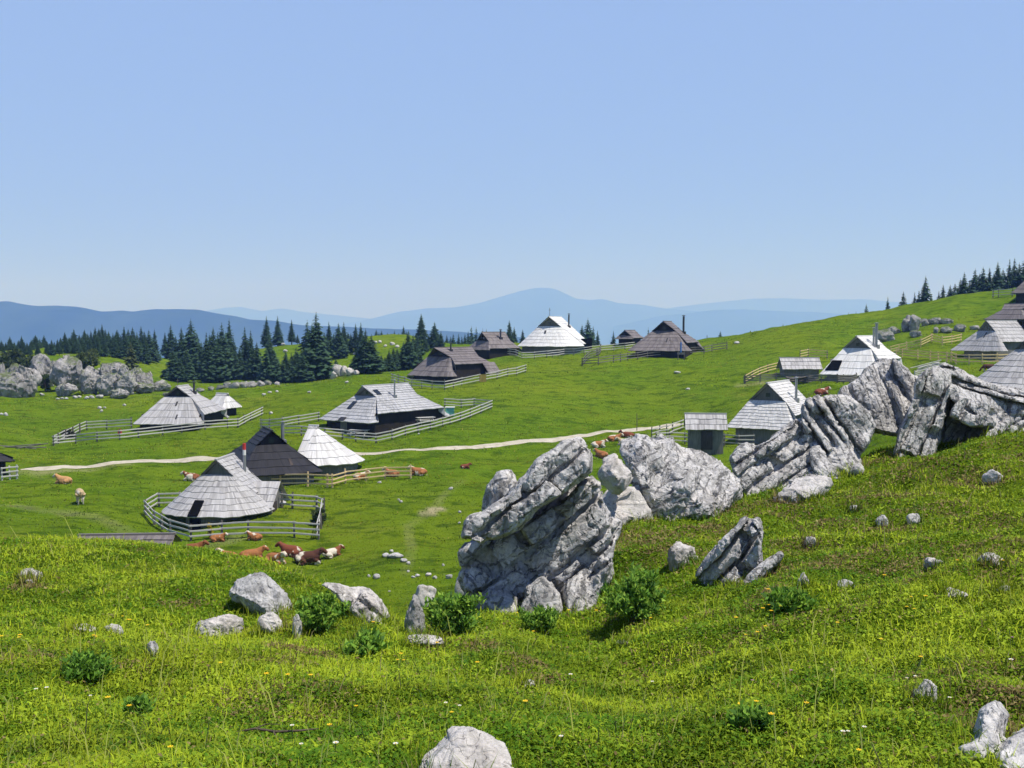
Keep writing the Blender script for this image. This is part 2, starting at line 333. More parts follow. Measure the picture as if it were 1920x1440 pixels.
# ------------------------------------------------------------------ ground sheet
def build_ground():
    na, nr = AA.shape
    ext = [520, 600, 720, 900, 1200, 1700, 2400, 3500, 5200, 8000, 11400, 15000, 18600]
    edge = ZZ[:, -1]
    V = [np.stack([XX, YY, ZZ], -1)]
    fx = []
    for r in ext:
        z = np.maximum(edge - (r - 480) * 0.32, -430 + 20 * np.sin(AZ * 5 + r)); z = np.where(r > 1500, -430, z)
        fx.append(np.stack([r * np.sin(AZ), r * np.cos(AZ), z], -1))
    V = np.concatenate([V[0], np.stack(fx, 1)], 1); nr2 = V.shape[1]
    i, j = np.meshgrid(np.arange(na - 1), np.arange(nr2 - 1), indexing='ij'); a = (i * nr2 + j).ravel()
    F = np.stack([a, a + 1, a + nr2 + 1, a + nr2], -1)[:, ::-1]
    jj = np.arange(0)
    # hub under the camera
    V2 = V.reshape(-1, 3); hub = len(V2); V2 = np.r_[V2, [[0, 0, float(ZZ[:, 0].mean())]]]
    ii = np.arange(na - 1); T = np.stack([np.full(na - 1, hub), (ii + 1) * nr2, ii * nr2], -1)
    me = npmesh('ground', V2, [F, T], True)
    worn = np.zeros(len(V2))
    for line, wd, st in TRAILS:
        P = np.array([ground_at(x, y)[:2] for x, y in line])
        for q in range(len(P) - 1):
            a0, b0 = P[q], P[q + 1]; d = b0 - a0; L2 = (d @ d) + 1e-9
            t = np.clip(((V2[:, :2] - a0) @ d) / L2, 0, 1); dist = np.hypot(*(V2[:, :2] - a0 - t[:, None] * d).T)
            worn = np.maximum(worn, st * (1 - sst(wd * 0.4, wd, dist)))
    worn *= 0.55 + 0.6 * np.clip(fbm(V2 * 0.5, 3, 77) + 0.3, 0, 1)
    vattr(me, 'worn', np.clip(worn, 0, 1))
    o = link('ground', me, GROUND); tag(o, 'green alpine pasture rolling down into the hollow and up to the crest', 'ground', kind='structure')
TRAILS = [
 ([(870, 900), (820, 945), (765, 985), (772, 1030), (760, 1075)], 0.5, 0.16),
 ([(800, 962), (822, 953)], 0.8, 0.85),
 ([(0, 948), (120, 960), (200, 978), (240, 998)], 1.1, 0.2), ([(130, 905), (60, 890)], 0.7, 0.12),
 ([(30, 885), (130, 883), (240, 868)], 1.0, 0.45), ([(400, 1022), (440, 1012)], 1.2, 0.3),
 ([(1390, 722), (1440, 716)], 1.3, 0.6),
]
build_ground()

def ribbon(line, wd, name, mat, lift=0.07, label=None):
    P = np.array([ground_at(x, y)[:2] for x, y in line]); t = np.r_[0, np.cumsum(np.hypot(*np.diff(P, axis=0).T))]
    s = np.arange(0, t[-1], 0.6); C = np.stack([np.interp(s, t, P[:, 0]), np.interp(s, t, P[:, 1])], -1)
    for _ in range(12): C[1:-1] = (C[:-2] + 2 * C[1:-1] + C[2:]) / 4
    T = np.gradient(C, axis=0); T /= np.linalg.norm(T, axis=1)[:, None]; Nn = np.stack([-T[:, 1], T[:, 0]], -1)
    k = 7; V = []
    w = wd / 2 * (1 + 0.16 * fbm(np.c_[C * 0.35, 0 * C[:, :1]], 3, 41))
    w *= np.minimum(1, 0.15 + np.minimum(s, s[-1] - s) / 3.0)
    for q in range(k):
        f = q / (k - 1) * 2 - 1; jit = 0.12 * fbm(np.c_[C * 1.3, 0 * C[:, :1] + q], 2, 50 + q) * abs(f)
        xy = C + Nn * (w * f + jit)[:, None]; V.append(np.c_[xy, H(xy[:, 0], xy[:, 1]) + lift - 0.05 * f * f])
    V = np.stack(V, 1); n = len(C); i, j = np.meshgrid(np.arange(n - 1), np.arange(k - 1), indexing='ij'); a = (i * k + j).ravel()
    me = npmesh(name, V.reshape(-1, 3), [np.stack([a, a + k, a + k + 1, a + 1], -1)], True)
    return tag(link(name, me, mat), label, 'path', kind='structure')
def mat_gravel():
    k = N('pale_gravel'); v = k.pos(); f = k.noise(v, 1.3, 5, 0.65); g = k.noise(v, 14, 3, 0.7)
    c = k.ramp(k.math('ADD', k.math('MULTIPLY', f, 0.7), k.math('MULTIPLY', g, 0.3)), [(0.32, (0.30, 0.27, 0.19)), (0.6, (0.50, 0.465, 0.39))])
    return k.done(k.bsdf(c, 0.95, k.bump(g, 0.5, 0.03), 0.1))
GRAVEL = mat_gravel()
PATH_PX = [(38, 881), (95, 878), (150, 875), (210, 868), (265, 864), (340, 862), (420, 860.5), (500, 859), (600, 855), (700, 850.5), (800, 844.5), (900, 837), (1000, 827.5), (1090, 817), (1170, 808), (1240, 800.5), (1292, 794)]
ribbon(PATH_PX, 1.55, 'path', GRAVEL,
       0.07, 'pale gravel path running across the whole pasture')

# ------------------------------------------------------------------ far mountains
def mat_mountain():
    k = N('wooded_mountain'); v = k.pos(); f = k.noise(v, 0.004, 6, 0.65)
    return k.done(k.bsdf(k.ramp(f, [(0.35, (0.010, 0.026, 0.018)), (0.65, (0.028, 0.050, 0.030))]), 1.0, None, 0.0))
MOUNT = mat_mountain()
def ridge(name, prof, Y, depth, label, seed, base=-425, rough=1.0):
    px = np.linspace(prof[0][0], prof[-1][0], 420); py = np.interp(px, [p[0] for p in prof], [p[1] for p in prof])
    for _ in range(6): py[1:-1] = (py[:-2] + 2 * py[1:-1] + py[2:]) / 4
    a, b = ray(px, py); crest = b * Y
    ts = np.linspace(-1, 1, 41); V = []
    for t in ts:
        y = Y + t * depth; x = a * Y * (1 + 0.02 * t)
        p = np.c_[x / (depth * 0.35), np.full(len(x), y) / (depth * 0.35), 0 * x]
        sh = (1 - abs(t)) ** 1.15
        z = base + (crest - base) * sh * (1 + rough * 0.22 * abs(t) * fbm(p, 5, seed)) + rough * (crest - base).mean() * 0.012 * fbm(p * 6, 3, seed + 9) * (0.3 + abs(t))
        V.append(np.c_[x, np.full(len(x), y), z])
    V = np.stack(V, 1); k = len(ts); n = len(px); i, j = np.meshgrid(np.arange(n - 1), np.arange(k - 1), indexing='ij'); q = (i * k + j).ravel()
    me = npmesh(name, V.reshape(-1, 3), [np.stack([q, q + k, q + k + 1, q + 1], -1)], True)
    tag(link(name, me, MOUNT), label, 'mountain', kind='structure')
ridge('near_mountain', [(-250, 590), (-120, 575), (0, 565), (15, 564), (40, 570), (70, 574), (105, 572), (150, 575), (190, 584), (225, 582), (250, 584), (290, 579), (330, 580), (370, 580), (410, 588), (440, 592), (470, 600), (520, 602), (545, 607), (580, 611), (640, 612), (700, 616), (780, 618), (860, 622), (960, 630), (1050, 645)], 4600, 1300, 'dark blue wooded mountain ridge on the left', 5)
ridge('peak_mountain', [(560, 625), (640, 608), (700, 597), (745, 585), (800, 578), (850, 577), (900, 568), (940, 556), (975, 546), (1005, 539), (1035, 540), (1060, 550), (1080, 560), (1105, 563), (1130, 560), (1160, 569), (1200, 571), (1245, 578), (1300, 583), (1400, 592), (1500, 598), (1700, 606), (1950, 620)], 15000, 2200, 'pale blue broad mountain with a rounded summit', 8)
ridge('low_mountain', [(1150, 612), (1240, 592), (1300, 586), (1340, 581), (1390, 580), (1450, 583), (1520, 585), (1600, 590), (1750, 592), (2000, 600)], 12500, 1800, 'hazy blue low mountain behind the right-hand slope', 11)
ridge('faint_mountain', [(260, 612), (330, 596), (380, 584), (420, 577), (450, 575), (490, 583), (530, 578), (570, 585), (640, 592), (720, 600), (820, 615)], 17600, 900, 'faint far mountain line over the left forest', 14, rough=0.5)
ridge('faint_mountain', [(1180, 600), (1250, 578), (1330, 568), (1410, 560), (1470, 559), (1540, 562), (1620, 561), (1700, 568), (1800, 575), (2000, 590)], 17700, 900, 'faint far mountain line over the right slope', 17, rough=0.5)

# ------------------------------------------------------------------ air, sky and sun
SUN_EL, SUN_AZ = R(66), R(110)       # azimuth clockwise from +Y (straight ahead)
def haze():
    s = 19000.0; z0, z1 = -450.0, 720.0
    V = [(x, y, z) for z in (z0, z1) for x, y in ((-s, -s), (s, -s), (s, s), (-s, s))]
    me = npmesh('haze', V, [np.array([(0, 3, 2, 1), (4, 5, 6, 7), (0, 1, 5, 4), (1, 2, 6, 5), (2, 3, 7, 6), (3, 0, 4, 7)])])
    k = N('summer_haze'); pv = k.n('ShaderNodeVolumePrincipled')
    pv.inputs['Color'].default_value = (0.23, 0.41, 1.0, 1); pv.inputs['Density'].default_value = HAZE; pv.inputs['Anisotropy'].default_value = 0.0
    pv.inputs['Absorption Color'].default_value = (0.90, 0.80, 1, 1)
    k.l(pv.outputs[0], k.out.inputs['Volume']); me.materials.append(k.m)
    tag(link('haze', me), 'thin blue summer haze over the valley', 'haze', kind='stuff')
HAZE = 2.3e-4
haze()
w = bpy.data.worlds.new('World'); scene.world = w; w.use_nodes = True
nt = w.node_tree; nt.nodes.clear()
sky = nt.nodes.new('ShaderNodeTexSky'); sky.sky_type = 'NISHITA'; sky.sun_disc = False
sky.sun_elevation = SUN_EL; sky.sun_rotation = SUN_AZ; sky.altitude = 3500; sky.air_density = 1.0; sky.dust_density = 0.6; sky.ozone_density = 5.0
bg = nt.nodes.new('ShaderNodeBackground'); bg.inputs[1].default_value = 0.10
wo = nt.nodes.new('ShaderNodeOutputWorld'); tint = nt.nodes.new('ShaderNodeMix'); tint.data_type = 'RGBA'; tint.blend_type = 'MULTIPLY'; tint.inputs[0].default_value = 1.0
tint.inputs[7].default_value = (1.0, 0.93, 1.10, 1); nt.links.new(sky.outputs[0], tint.inputs[6]); 
tc = nt.nodes.new('ShaderNodeTexCoord'); sxyz = nt.nodes.new('ShaderNodeSeparateXYZ'); nt.links.new(tc.outputs['Generated'], sxyz.inputs[0])
mr = nt.nodes.new('ShaderNodeMapRange'); mr.interpolation_type = 'SMOOTHSTEP'; mr.inputs[1].default_value = 0.27; mr.inputs[2].default_value = 0.45; mr.inputs[3].default_value = 0.82; mr.inputs[4].default_value = 0.0
nt.links.new(sxyz.outputs[2], mr.inputs[0])
hz = nt.nodes.new('ShaderNodeMix'); hz.data_type = 'RGBA'; hz.inputs[7].default_value = (3.0, 4.45, 8.1, 1)   # constant pale blue painted into the lower sky as haze
nt.links.new(mr.outputs[0], hz.inputs[0]); nt.links.new(tint.outputs[2], hz.inputs[6]); nt.links.new(hz.outputs[2], bg.inputs[0]); nt.links.new(bg.outputs[0], wo.inputs[0])
sl = bpy.data.lights.new('sun', 'SUN'); sl.energy = 5.0; sl.angle = R(0.5); sl.color = (1.0, 0.97, 0.94)
so = bpy.data.objects.new('sun', sl); COL.objects.link(so)
_sd = Vector((math.sin(SUN_AZ) * math.cos(SUN_EL), math.cos(SUN_AZ) * math.cos(SUN_EL), math.sin(SUN_EL)))
so.rotation_euler = _sd.to_track_quat('Z', 'Y').to_euler(); so.location = (0, 0, 100)
vs = scene.view_settings; vs.view_transform = 'Standard'; vs.look = 'None'; vs.exposure = 0.22; vs.gamma = 1.0
try: scene.display_settings.display_device = 'sRGB'
except Exception: pass
scene.cycles.max_bounces = 5; scene.cycles.diffuse_bounces = 3; scene.cycles.transparent_max_bounces = 6; scene.cycles.volume_bounces = 3
scene.cycles.use_denoising = True

# ------------------------------------------------------------------ small building blocks
def box(bm, x0, x1, y0, y1, z0, z1, ch=0.0):
    vs = [bm.verts.new((x, y, z)) for z in (z0, z1) for x, y in ((x0, y0), (x1, y0), (x1, y1), (x0, y1))]
    for f in ((3, 2, 1, 0), (4, 5, 6, 7), (0, 1, 5, 4), (1, 2, 6, 5), (2, 3, 7, 6), (3, 0, 4, 7)): bm.faces.new([vs[i] for i in f])
    return vs
def tube(bm, P, rad, n=8, cap=True):
    P = [Vector(p) for p in P]; rad = rad if isinstance(rad, (list, tuple)) else [rad] * len(P); rings = []
    for i, p in enumerate(P):
        d = (P[min(i + 1, len(P) - 1)] - P[max(i - 1, 0)]).normalized(); u = d.orthogonal().normalized(); v = d.cross(u)
        if i and False: pass
        rings.append([bm.verts.new(p + (u * math.cos(k * 2 * math.pi / n) + v * math.sin(k * 2 * math.pi / n)) * rad[i]) for k in range(n)])
    for a, b in zip(rings, rings[1:]):
        off = min(range(n), key=lambda o: sum((a[k].co - b[(k + o) % n].co).length for k in range(0, n, 2)))
        for k in range(n): bm.faces.new((a[k], a[(k + 1) % n], b[(k + 1 + off) % n], b[(k + off) % n]))
    if cap:
        bm.faces.new(rings[0][::-1]); bm.faces.new(rings[-1])
def wall_board(bm, a, b, z0, za, zb, th=0.08):
    """vertical plank wall from a to b (xy), bottom z0, top za..zb"""
    a = Vector((*a, 0)); b = Vector((*b, 0)); d = (b - a).normalized(); n = Vector((d.y, -d.x, 0)) * th
    P = [(a, z0), (b, z0), (b, zb), (a, za)]
    o = [bm.verts.new(p + Vector((0, 0, z))) for p, z in P]; i = [bm.verts.new(p - n + Vector((0, 0, z))) for p, z in P]
    bm.faces.new(o); bm.faces.new(i[::-1])
    for k in range(4): bm.faces.new((o[k], i[k], i[(k + 1) % 4], o[(k + 1) % 4]))

def res_line(P, n):
    P = np.array(P, float); d = np.r_[0, np.cumsum(np.linalg.norm(np.diff(P, axis=0), axis=1))]
    if d[-1] < 1e-6: return np.repeat(P[:1], n, 0), d[-1]
    t = np.linspace(0, d[-1], n); return np.stack([np.interp(t, d, P[:, k]) for k in range(3)], -1), d[-1]
def roof_patch(bm, uvl, B, T, n, step=0.065, seed=0, v0=0, jag=0.055):
    """shingle courses between the bottom line B and the top line T; pairs of points correspond"""
    rr = random.Random(seed); B = np.array(B, float); T = np.array(T, float); m = len(B)
    mid = len(B) // 2
    up = (T - B).mean(0); al = B[-1] - B[0]
    nr = np.cross(al, up); nr /= np.linalg.norm(nr); nr *= 1 if nr[2] > 0 else -1
    ul = np.r_[0, np.cumsum(np.linalg.norm(np.diff(B, axis=0), axis=1))]
    # local outward direction per column
    tang = np.gradient(B, axis=0); Nc = np.cross(tang, T - B + 1e-9); Nc /= np.linalg.norm(Nc, axis=1)[:, None] + 1e-9
    Nc *= np.where(Nc[:, 2:3] < 0, -1, 1)
    prev = None
    for i in range(n):
        t0, t1 = i / n, (i + 1) / n
        st = step * rr.uniform(0.75, 1.25)
        jit = np.array([rr.uniform(-jag, jag) for _ in range(m)]) / max(1e-3, np.linalg.norm(up)) * 1.0
        lo = B + (T - B) * (t0 - 0.012 + jit)[:, None] + Nc * st; hi = B + (T - B) * min(1, t1) + Nc * 0.012
        sc = 1 - t0 * (1 - np.linalg.norm(T[-1] - T[0]) / max(1e-3, np.linalg.norm(B[-1] - B[0])))
        lv = [bm.verts.new(p) for p in lo]; hv = [bm.verts.new(p) for p in hi]; bv = [bm.verts.new(p - q * (st + (0.05 if i == 0 else 0))) for p, q in zip(lo, Nc)]
        for k in range(m - 1):
            for q, vv in (((lv[k], lv[k + 1], hv[k + 1], hv[k]), (0.05, 0.05, .95, .95)), ((bv[k], bv[k + 1], lv[k + 1], lv[k]), (0.05, 0.05, 0.05, 0.05))):
                try: f = bm.faces.new(q)
                except ValueError: continue
                us = (ul[k] * sc, ul[k + 1] * sc, ul[k + 1] * sc, ul[k] * sc)
                for lp, u, v in zip(f.loops, us, vv): lp[uvl].uv = (u + seed * 3.1, v0 + i + v)
    # underside
    lo = [bm.verts.new(p - q * 0.06) for p, q in zip(B, Nc)]; hi = [bm.verts.new(p - q * 0.06) for p, q in zip(T, Nc)]
    for k in range(m - 1):
        try:
            f = bm.faces.new((lo[k + 1], lo[k], hi[k], hi[k + 1]))
            for lp in f.loops: lp[uvl].uv = (0, -3)
        except ValueError: pass

def sup_curve(x0, xf, yf, n, m=25):
    a = np.linspace(-np.pi / 2, np.pi / 2, m * 4)
    cx = np.abs(np.cos(a)) ** (2 / n); sy = np.sign(np.sin(a)) * np.abs(np.sin(a)) ** (2 / n)
    P = np.stack([x0 + (xf - x0) * cx, yf * sy], -1)
    L, _ = res_line(np.c_[P, 0 * P[:, :1]], m); return L[:, :2]

H_ground = H
def hut(name, label, X, Y, z0, yaw, xf, yf, ys, es, ef, H, hg, xg, xr, n, roof, wall, courses=7, back='hip', gab=None, lower=1.5, wallin=0.6, window=True, porch=None, group='shingled herdsmen huts'):
    # slide the hut along its line of sight until the foot of its front wall stands on the turf
    fx, fy = X + math.cos(yaw) * (xf - .6), Y + math.sin(yaw) * (xf - .6); ss = np.linspace(.88, 1.12, 241)
    k_ = ss[np.argmin(np.abs(ss * z0 - H_ground(ss * fx, ss * fy)))]
    t = thing(name, label, 'hut', (X * k_, Y * k_, z0 * k_), yaw, group); t.scale = (k_, k_, k_)
    yg = ys * (H - hg) / (H - es); tt = (hg - es) / (hg - ef); xs = xg + tt * (xf - xg); xo = max(xg, xr) + 0.12
    x0 = min(xs, xf - 0.3) if n > 4 else xg * 0.6
    if n <= 4: xs = x0
    bm = bmesh.new(); uvl = bm.loops.layers.uv.new('UVMap')
    C = sup_curve(x0, xf, yf, n)
    v = np.clip(C[:, 1] / yf, -1, 1)
    if n > 4: top = np.clip(v * 1.03, -1, 1)
    else: top = np.sign(v) * np.abs(v) ** 1.0
    ny = max(2, int(courses * 0.62)) ; nu = max(1, courses - ny)
    sgs = (1, -1) if back == 'hip' else (1,)
    for sg in sgs:
        B = np.stack([sg * C[:, 0], sg * C[:, 1], np.full(len(C), ef)], -1)
        if n <= 4:
            # the eave climbs towards the side eaves where it meets them
            B[:, 2] = ef
        T = np.stack([np.full(len(C), sg * xg), sg * top * yg, np.full(len(C), hg)], -1)
        roof_patch(bm, uvl, B, T, ny + 1 if n <= 4 else ny, seed=len(name) + sg, v0=0)
    for sg in (1, -1):
        m = 17; xb = -xs if back == 'hip' else -xo
        xbg = -xg if back == 'hip' else -xo
        low = sg < 0 and back == 'hip'      # on the other long side the eave runs down level with the hip
        yse, ese = (yf, ef) if low else (ys, es)
        xa_, xe_ = (-x0, x0) if low else (xb, xs)
        B = np.stack([np.linspace(xa_, xe_, m), np.full(m, sg * yse), np.full(m, ese)], -1); T = np.stack([np.linspace(xbg, xg, m), np.full(m, sg * yg), np.full(m, hg)], -1)
        roof_patch(bm, uvl, B, T, max(1, ny - 1), seed=20 + sg, v0=40)
        B = np.stack([np.linspace(-xg - .12 if back == 'hip' else -xo, xg + .12, m), np.full(m, sg * yg), np.full(m, hg)], -1); T = np.stack([np.linspace(-xo, xo, m), np.zeros(m), np.full(m, H)], -1)
        roof_patch(bm, uvl, B, T, nu, seed=30 + sg, v0=80)
        for s2 in sgs:   # verge filling between hip and side
            if low: continue
            vs = [bm.verts.new(p) for p in ((s2 * xg, sg * yg, hg), (s2 * xs, sg * ys, es), (s2 * C[-1, 0], sg * yf, ef))]
            bm.faces.new(vs)
    box(bm, -xo - .03, xo + .03, -.10, .10, H - .02, H + .10)
    link('roof', bm_mesh('roof', bm), roof, t)
    # gable triangle under the ridge, at the front (and back)
    for sg in (1, -1):
        bm = bmesh.new(); xx = xg - .25; zb = hg - .1; gy = yg - 0.08; zt = H - .12
        if sg < 0 and back != 'hip': gy, zb, xx = ys - .2, 0.0, xo - .35
        tri = [(-gy, zb), (gy, zb), (0, zt)] if not (sg < 0 and back != 'hip') else [(-gy, -lower), (gy, -lower), (gy, es), (0, zt), (-gy, es)]
        a = [bm.verts.new((sg * xx, y, z)) for y, z in tri]; b = [bm.verts.new((sg * (xx - .1), y, z)) for y, z in tri]
        bm.faces.new(a); bm.faces.new(b[::-1])
        for k in range(len(tri)): bm.faces.new((a[k], b[k], b[(k + 1) % len(tri)], a[(k + 1) % len(tri)]))
        bmesh.ops.recalc_face_normals(bm, faces=bm.faces[:])
        link('gable', bm_mesh('gable', bm), gab or wall, t)
        if sg > 0 and window and yg > 0.7:
            bm = bmesh.new(); zc = zb + (zt - zb) * 0.38; box(bm, xx - .02, xx + .05, -.3, .3, zc - .28, zc + .28)
            wd = link('window', bm_mesh('window', bm), gab or wall, t); bm = bmesh.new(); box(bm, xx + .03, xx + .06, -.22, .22, zc - .2, zc + .2); link('pane', bm_mesh('pane', bm), GLASS, wd)
    # walls
    bm = bmesh.new(); W = []
    f = 1 - wallin / xf; sl = (hg - ef) / max(.5, xf - xg)
    fr = sup_curve(max(0.2, x0 - .3), xf - wallin, min(yf, ys + .3) - wallin, max(n, 2.2), 15)
    W = [(p[0], p[1], ef + min(wallin, .5) * sl * 0.7) for p in fr]
    if back == 'hip': W += [(-p[0], -p[1], z) for (p, z) in zip(fr, [q[2] for q in W[:len(fr)]])]
    else: W += [(-xo + .5, ys - wallin, es + .2), (-xo + .5, -ys + wallin, es + .2)]
    W = [(x, y, z if abs(x) > xs * .98 or n <= 4 else max(z, es - .02)) for x, y, z in W]
    for k in range(len(W)):
        a, b = W[k], W[(k + 1) % len(W)]
        if math.hypot(a[0] - b[0], a[1] - b[1]) > .02: wall_board(bm, a[:2], b[:2], -lower, a[2], b[2])
    bmesh.ops.recalc_face_normals(bm, faces=bm.faces[:])
    link('wall', bm_mesh('wall', bm), wall, t)
    t['_geo'] = 0; del t['_geo']
    def roofz(x, y):       # side slope height
        return H - (H - es) * abs(y) / ys
    def hipz(x):
        return hg - (hg - ef) * (x - xg) / (xf - xg)
    return t, roofz, hipz
def chimney(t, x, y, zr, h=1.3, r=.13, mat=METAL, base=True, cap=True):
    bm = bmesh.new(); tube(bm, [(x, y, zr - .25), (x + .01, y, zr + h * .6), (x, y + .015, zr + h)], r, 10)
    c = link('chimney', bm_mesh('chimney', bm, False), mat, t)
    if base:
        bm = bmesh.new(); box(bm, x - r * 2, x + r * 2, y - r * 2, y + r * 2, zr - .4, zr + .28); link('flashing', bm_mesh('flashing', bm), mat, c)
    if cap:
        bm = bmesh.new(); tube(bm, [(x, y, zr + h + .06), (x, y, zr + h + .12), (x, y, zr + h + .2)], [r * 1.7, r * 1.7, .02], 10); link('cap', bm_mesh('cap', bm), mat, c)
    return c
def hole(t, name, pts, mat, lift=0.07):
    """small thick panel on a surface, given by its four corners"""
    P = [Vector(p) for p in pts]; nr = (P[1] - P[0]).cross(P[3] - P[0]).normalized(); nr = nr if nr.z > 0 else -nr
    bm = bmesh.new(); a = [bm.verts.new(p + nr * lift) for p in P]; b = [bm.verts.new(p - nr * .05) for p in P]
    bm.faces.new(a); bm.faces.new(b[::-1])
    for k in range(4): bm.faces.new((a[k], b[k], b[(k + 1) % 4], a[(k + 1) % 4]))
    bmesh.ops.recalc_face_normals(bm, faces=bm.faces[:]); return link(name, bm_mesh(name, bm), mat, t)
def doorbox(t, x0, x1, y0, y1, z0, z1, mat, name='door'):
    bm = bmesh.new(); box(bm, x0, x1, y0, y1, z0, z1); return link(name, bm_mesh(name, bm), mat, t)
def cross(t, x, z, mat=POST_DARK, h=.9):
    bm = bmesh.new(); tube(bm, [(x, 0, z - .1), (x, 0, z + h)], .035, 6); tube(bm, [(x, -.2, z + h * .72), (x, .2, z + h * .72)], .03, 6); link('finial', bm_mesh('finial', bm), mat, t)

# --- the huts, near to far
t, rz_, hz_ = hut('herdsman_hut', 'pale shingled hut with a rounded front and open black doorway inside a grey fence loop', -23.98, 88.63, -16.02, -1.67, 5.15, 4.56, 2.92, 2.13, .80, 4.94, 3.7, 1.79, 1.95, 2.2, ROOF_PALE, WALL_GREY, 10, gab=WALL_GREY, window=False)
t.location.z += .10
hole(t, 'doorway', [(5.16, -1.15, hz_(5.16)), (5.16, -.35, hz_(5.16)), (3.95, -.25, hz_(3.95)), (3.95, -1.0, hz_(3.95))], DARKHOLE, .16)  # solid black panel paints the darkness of the open doorway
doorbox(t, 4.3, 4.62, -1.2, -.35, -1.0, 1.0, DARKHOLE)  # block coloured black for the dark inside the doorway, no door leaf
doorbox(t, 4.25, 4.75, -1.32, -1.22, -1.0, 1.1, WALL_GREY, 'door_post')
# entrance gable on the right-hand side
bm = bmesh.new(); uvl = bm.loops.layers.uv.new('UVMap')
for sg in (1, -1):
    m = 9; B = np.stack([np.full(m, -.6 + sg * 2.35), np.linspace(2.3, 4.55, m), np.full(m, 1.0)], -1); T = np.stack([np.full(m, -.6), np.linspace(1.2, 4.55, m), np.full(m, 2.85)], -1)
    roof_patch(bm, uvl, B, T, 4, seed=60 + sg)
link('porch_roof', bm_mesh('porch_roof', bm), ROOF_PALE, t)
bm = bmesh.new(); a = [bm.verts.new(p) for p in ((-2.7, 4.3, -1.2), (1.5, 4.3, -1.2), (1.5, 4.3, .9), (-.6, 4.3, 2.6), (-2.7, 4.3, .9))]; b = [bm.verts.new(v.co + Vector((0, -.15, 0))) for v in a]
bm.faces.new(a); bm.faces.new(b[::-1]); [bm.faces.new((a[k], b[k], b[(k + 1) % 5], a[(k + 1) % 5])) for k in range(5)]; bmesh.ops.recalc_face_normals(bm, faces=bm.faces[:])
pw = link('porch_wall', bm_mesh('porch_wall', bm), WALL_GREY, t); doorbox(t, -.2, .7, 4.3, 4.36, -.6, 1.3, WALL_BROWN)
bm = bmesh.new(); tube(bm, [(-.9, 1.35, 3.2), (-.9, 1.35, 5.0)], .13, 10); ch = link('chimney', bm_mesh('chimney', bm), METAL, t)
bm = bmesh.new(); tube(bm, [(-.9, 1.35, 5.0), (-.9, 1.35, 5.45)], .135, 10); link('white_band', bm_mesh('white_band', bm), WHITEP, ch)
bm = bmesh.new(); tube(bm, [(-.9, 1.35, 5.45), (-.9, 1.35, 6.0)], .14, 10); link('red_band', bm_mesh('red_band', bm), RED, ch)

t, rz_, hz_ = hut('herdsman_hut', 'black tarred shingle hut behind the round pale hut', -22.92, 99.61, -14.30, -1.15, 6.3, 3.75, 3.4, 1.5, 1.12, 4.6, 3.32, 1.95, 1.95, 6, ROOF_BLACK, WALL_GREY, 8, gab=WALL_DARK)
chimney(t, -.9, 1.6, rz_(0, 1.6), 1.9, .16, METAL)
hole(t, 'roof_vent', [(5.2, 1.0, hz_(5.2)), (5.2, 1.25, hz_(5.2)), (4.2, 1.25, hz_(4.2)), (4.2, 1.0, hz_(4.2))], WALL_BROWN)

t, rz_, hz_ = hut('cone_hut', 'silvery half cone shingle hut beside the black hut', -18.7, 100.2, -13.55, R(-12), 4.75, 3.9, 3.8, 1.0, .85, 4.1, 3.85, .3, .35, 2.0, ROOF_SILVER, WALL_GREY, 8, back='plain', window=False)

t, rz_, hz_ = hut('large_hut', 'large silver shingled hut with two skylights above black walls and a blue barrel', -14.57, 122.98, -11.9, -2.24, 6.77, 4.28, 4.16, 2.27, 1.30, 5.05, 3.92, 3.2, 3.6, 8, ROOF_GREY, WALL_DARK, 13, gab=WALL_GREY)
chimney(t, .6, 2.0, rz_(0, 2.0), 1.9, .1)
hole(t, 'skylight', [(2.9, 1.5, rz_(0, 1.5)), (2.2, 1.5, rz_(0, 1.5)), (2.2, .75, rz_(0, .75)), (2.9, .75, rz_(0, .75))], GLASS, .13)
hole(t, 'skylight', [(5.1, -1.0, hz_(5.1)), (5.1, -.4, hz_(5.1)), (4.1, -.4, hz_(4.1)), (4.1, -1.0, hz_(4.1))], GLASS, .13)
hole(t, 'dark_eave_panel', [(6.75, -.7, hz_(6.75)), (6.75, .2, hz_(6.75)), (6.3, .2, hz_(6.3)), (6.3, -.7, hz_(6.3))], SOOT, .12)  # raised dark panel over the eave, the roof itself is uncut
doorbox(t, 6.05, 6.25, -.9, .1, -.6, 1.4, WALL_GREY)
w1 = doorbox(t, 2.2, 2.8, 3.5, 3.62, .9, 1.9, WALL_GREY, 'window'); doorbox(w1, 2.28, 2.72, 3.6, 3.64, 1.0, 1.8, GLASS, 'pane')
w1 = doorbox(t, -2.6, -1.8, 3.5, 3.62, 1.1, 1.9, WALL_GREY, 'window'); doorbox(w1, -2.5, -1.9, 3.6, 3.64, 1.2, 1.8, GLASS, 'pane')

t, rz_, hz_ = hut('herdsman_hut', 'grey hut with a sharp black gable in front of the rock outcrop', -42.14, 136.10, -12.95, -1.65, 5.45, 4.33, 4.35, 1.94, .82, 5.24, 3.97, 1.65, 1.86, 8, ROOF_PALE, WALL_DARK, 8, gab=WALL_DARK)
chimney(t, -.6, 1.3, rz_(0, 1.3), 1.4, .13, SOOT); cross(t, 1.5, 5.3)
hole(t, 'roof_vent', [(3.0, .2, hz_(3.0)), (3.0, .42, hz_(3.0)), (2.4, .42, hz_(2.4)), (2.4, .2, hz_(2.4))], SOOT)
hole(t, 'roof_vent', [(4.8, .9, hz_(4.8)), (4.8, 1.1, hz_(4.8)), (4.2, 1.1, hz_(4.2)), (4.2, .9, hz_(4.2))], SOOT)

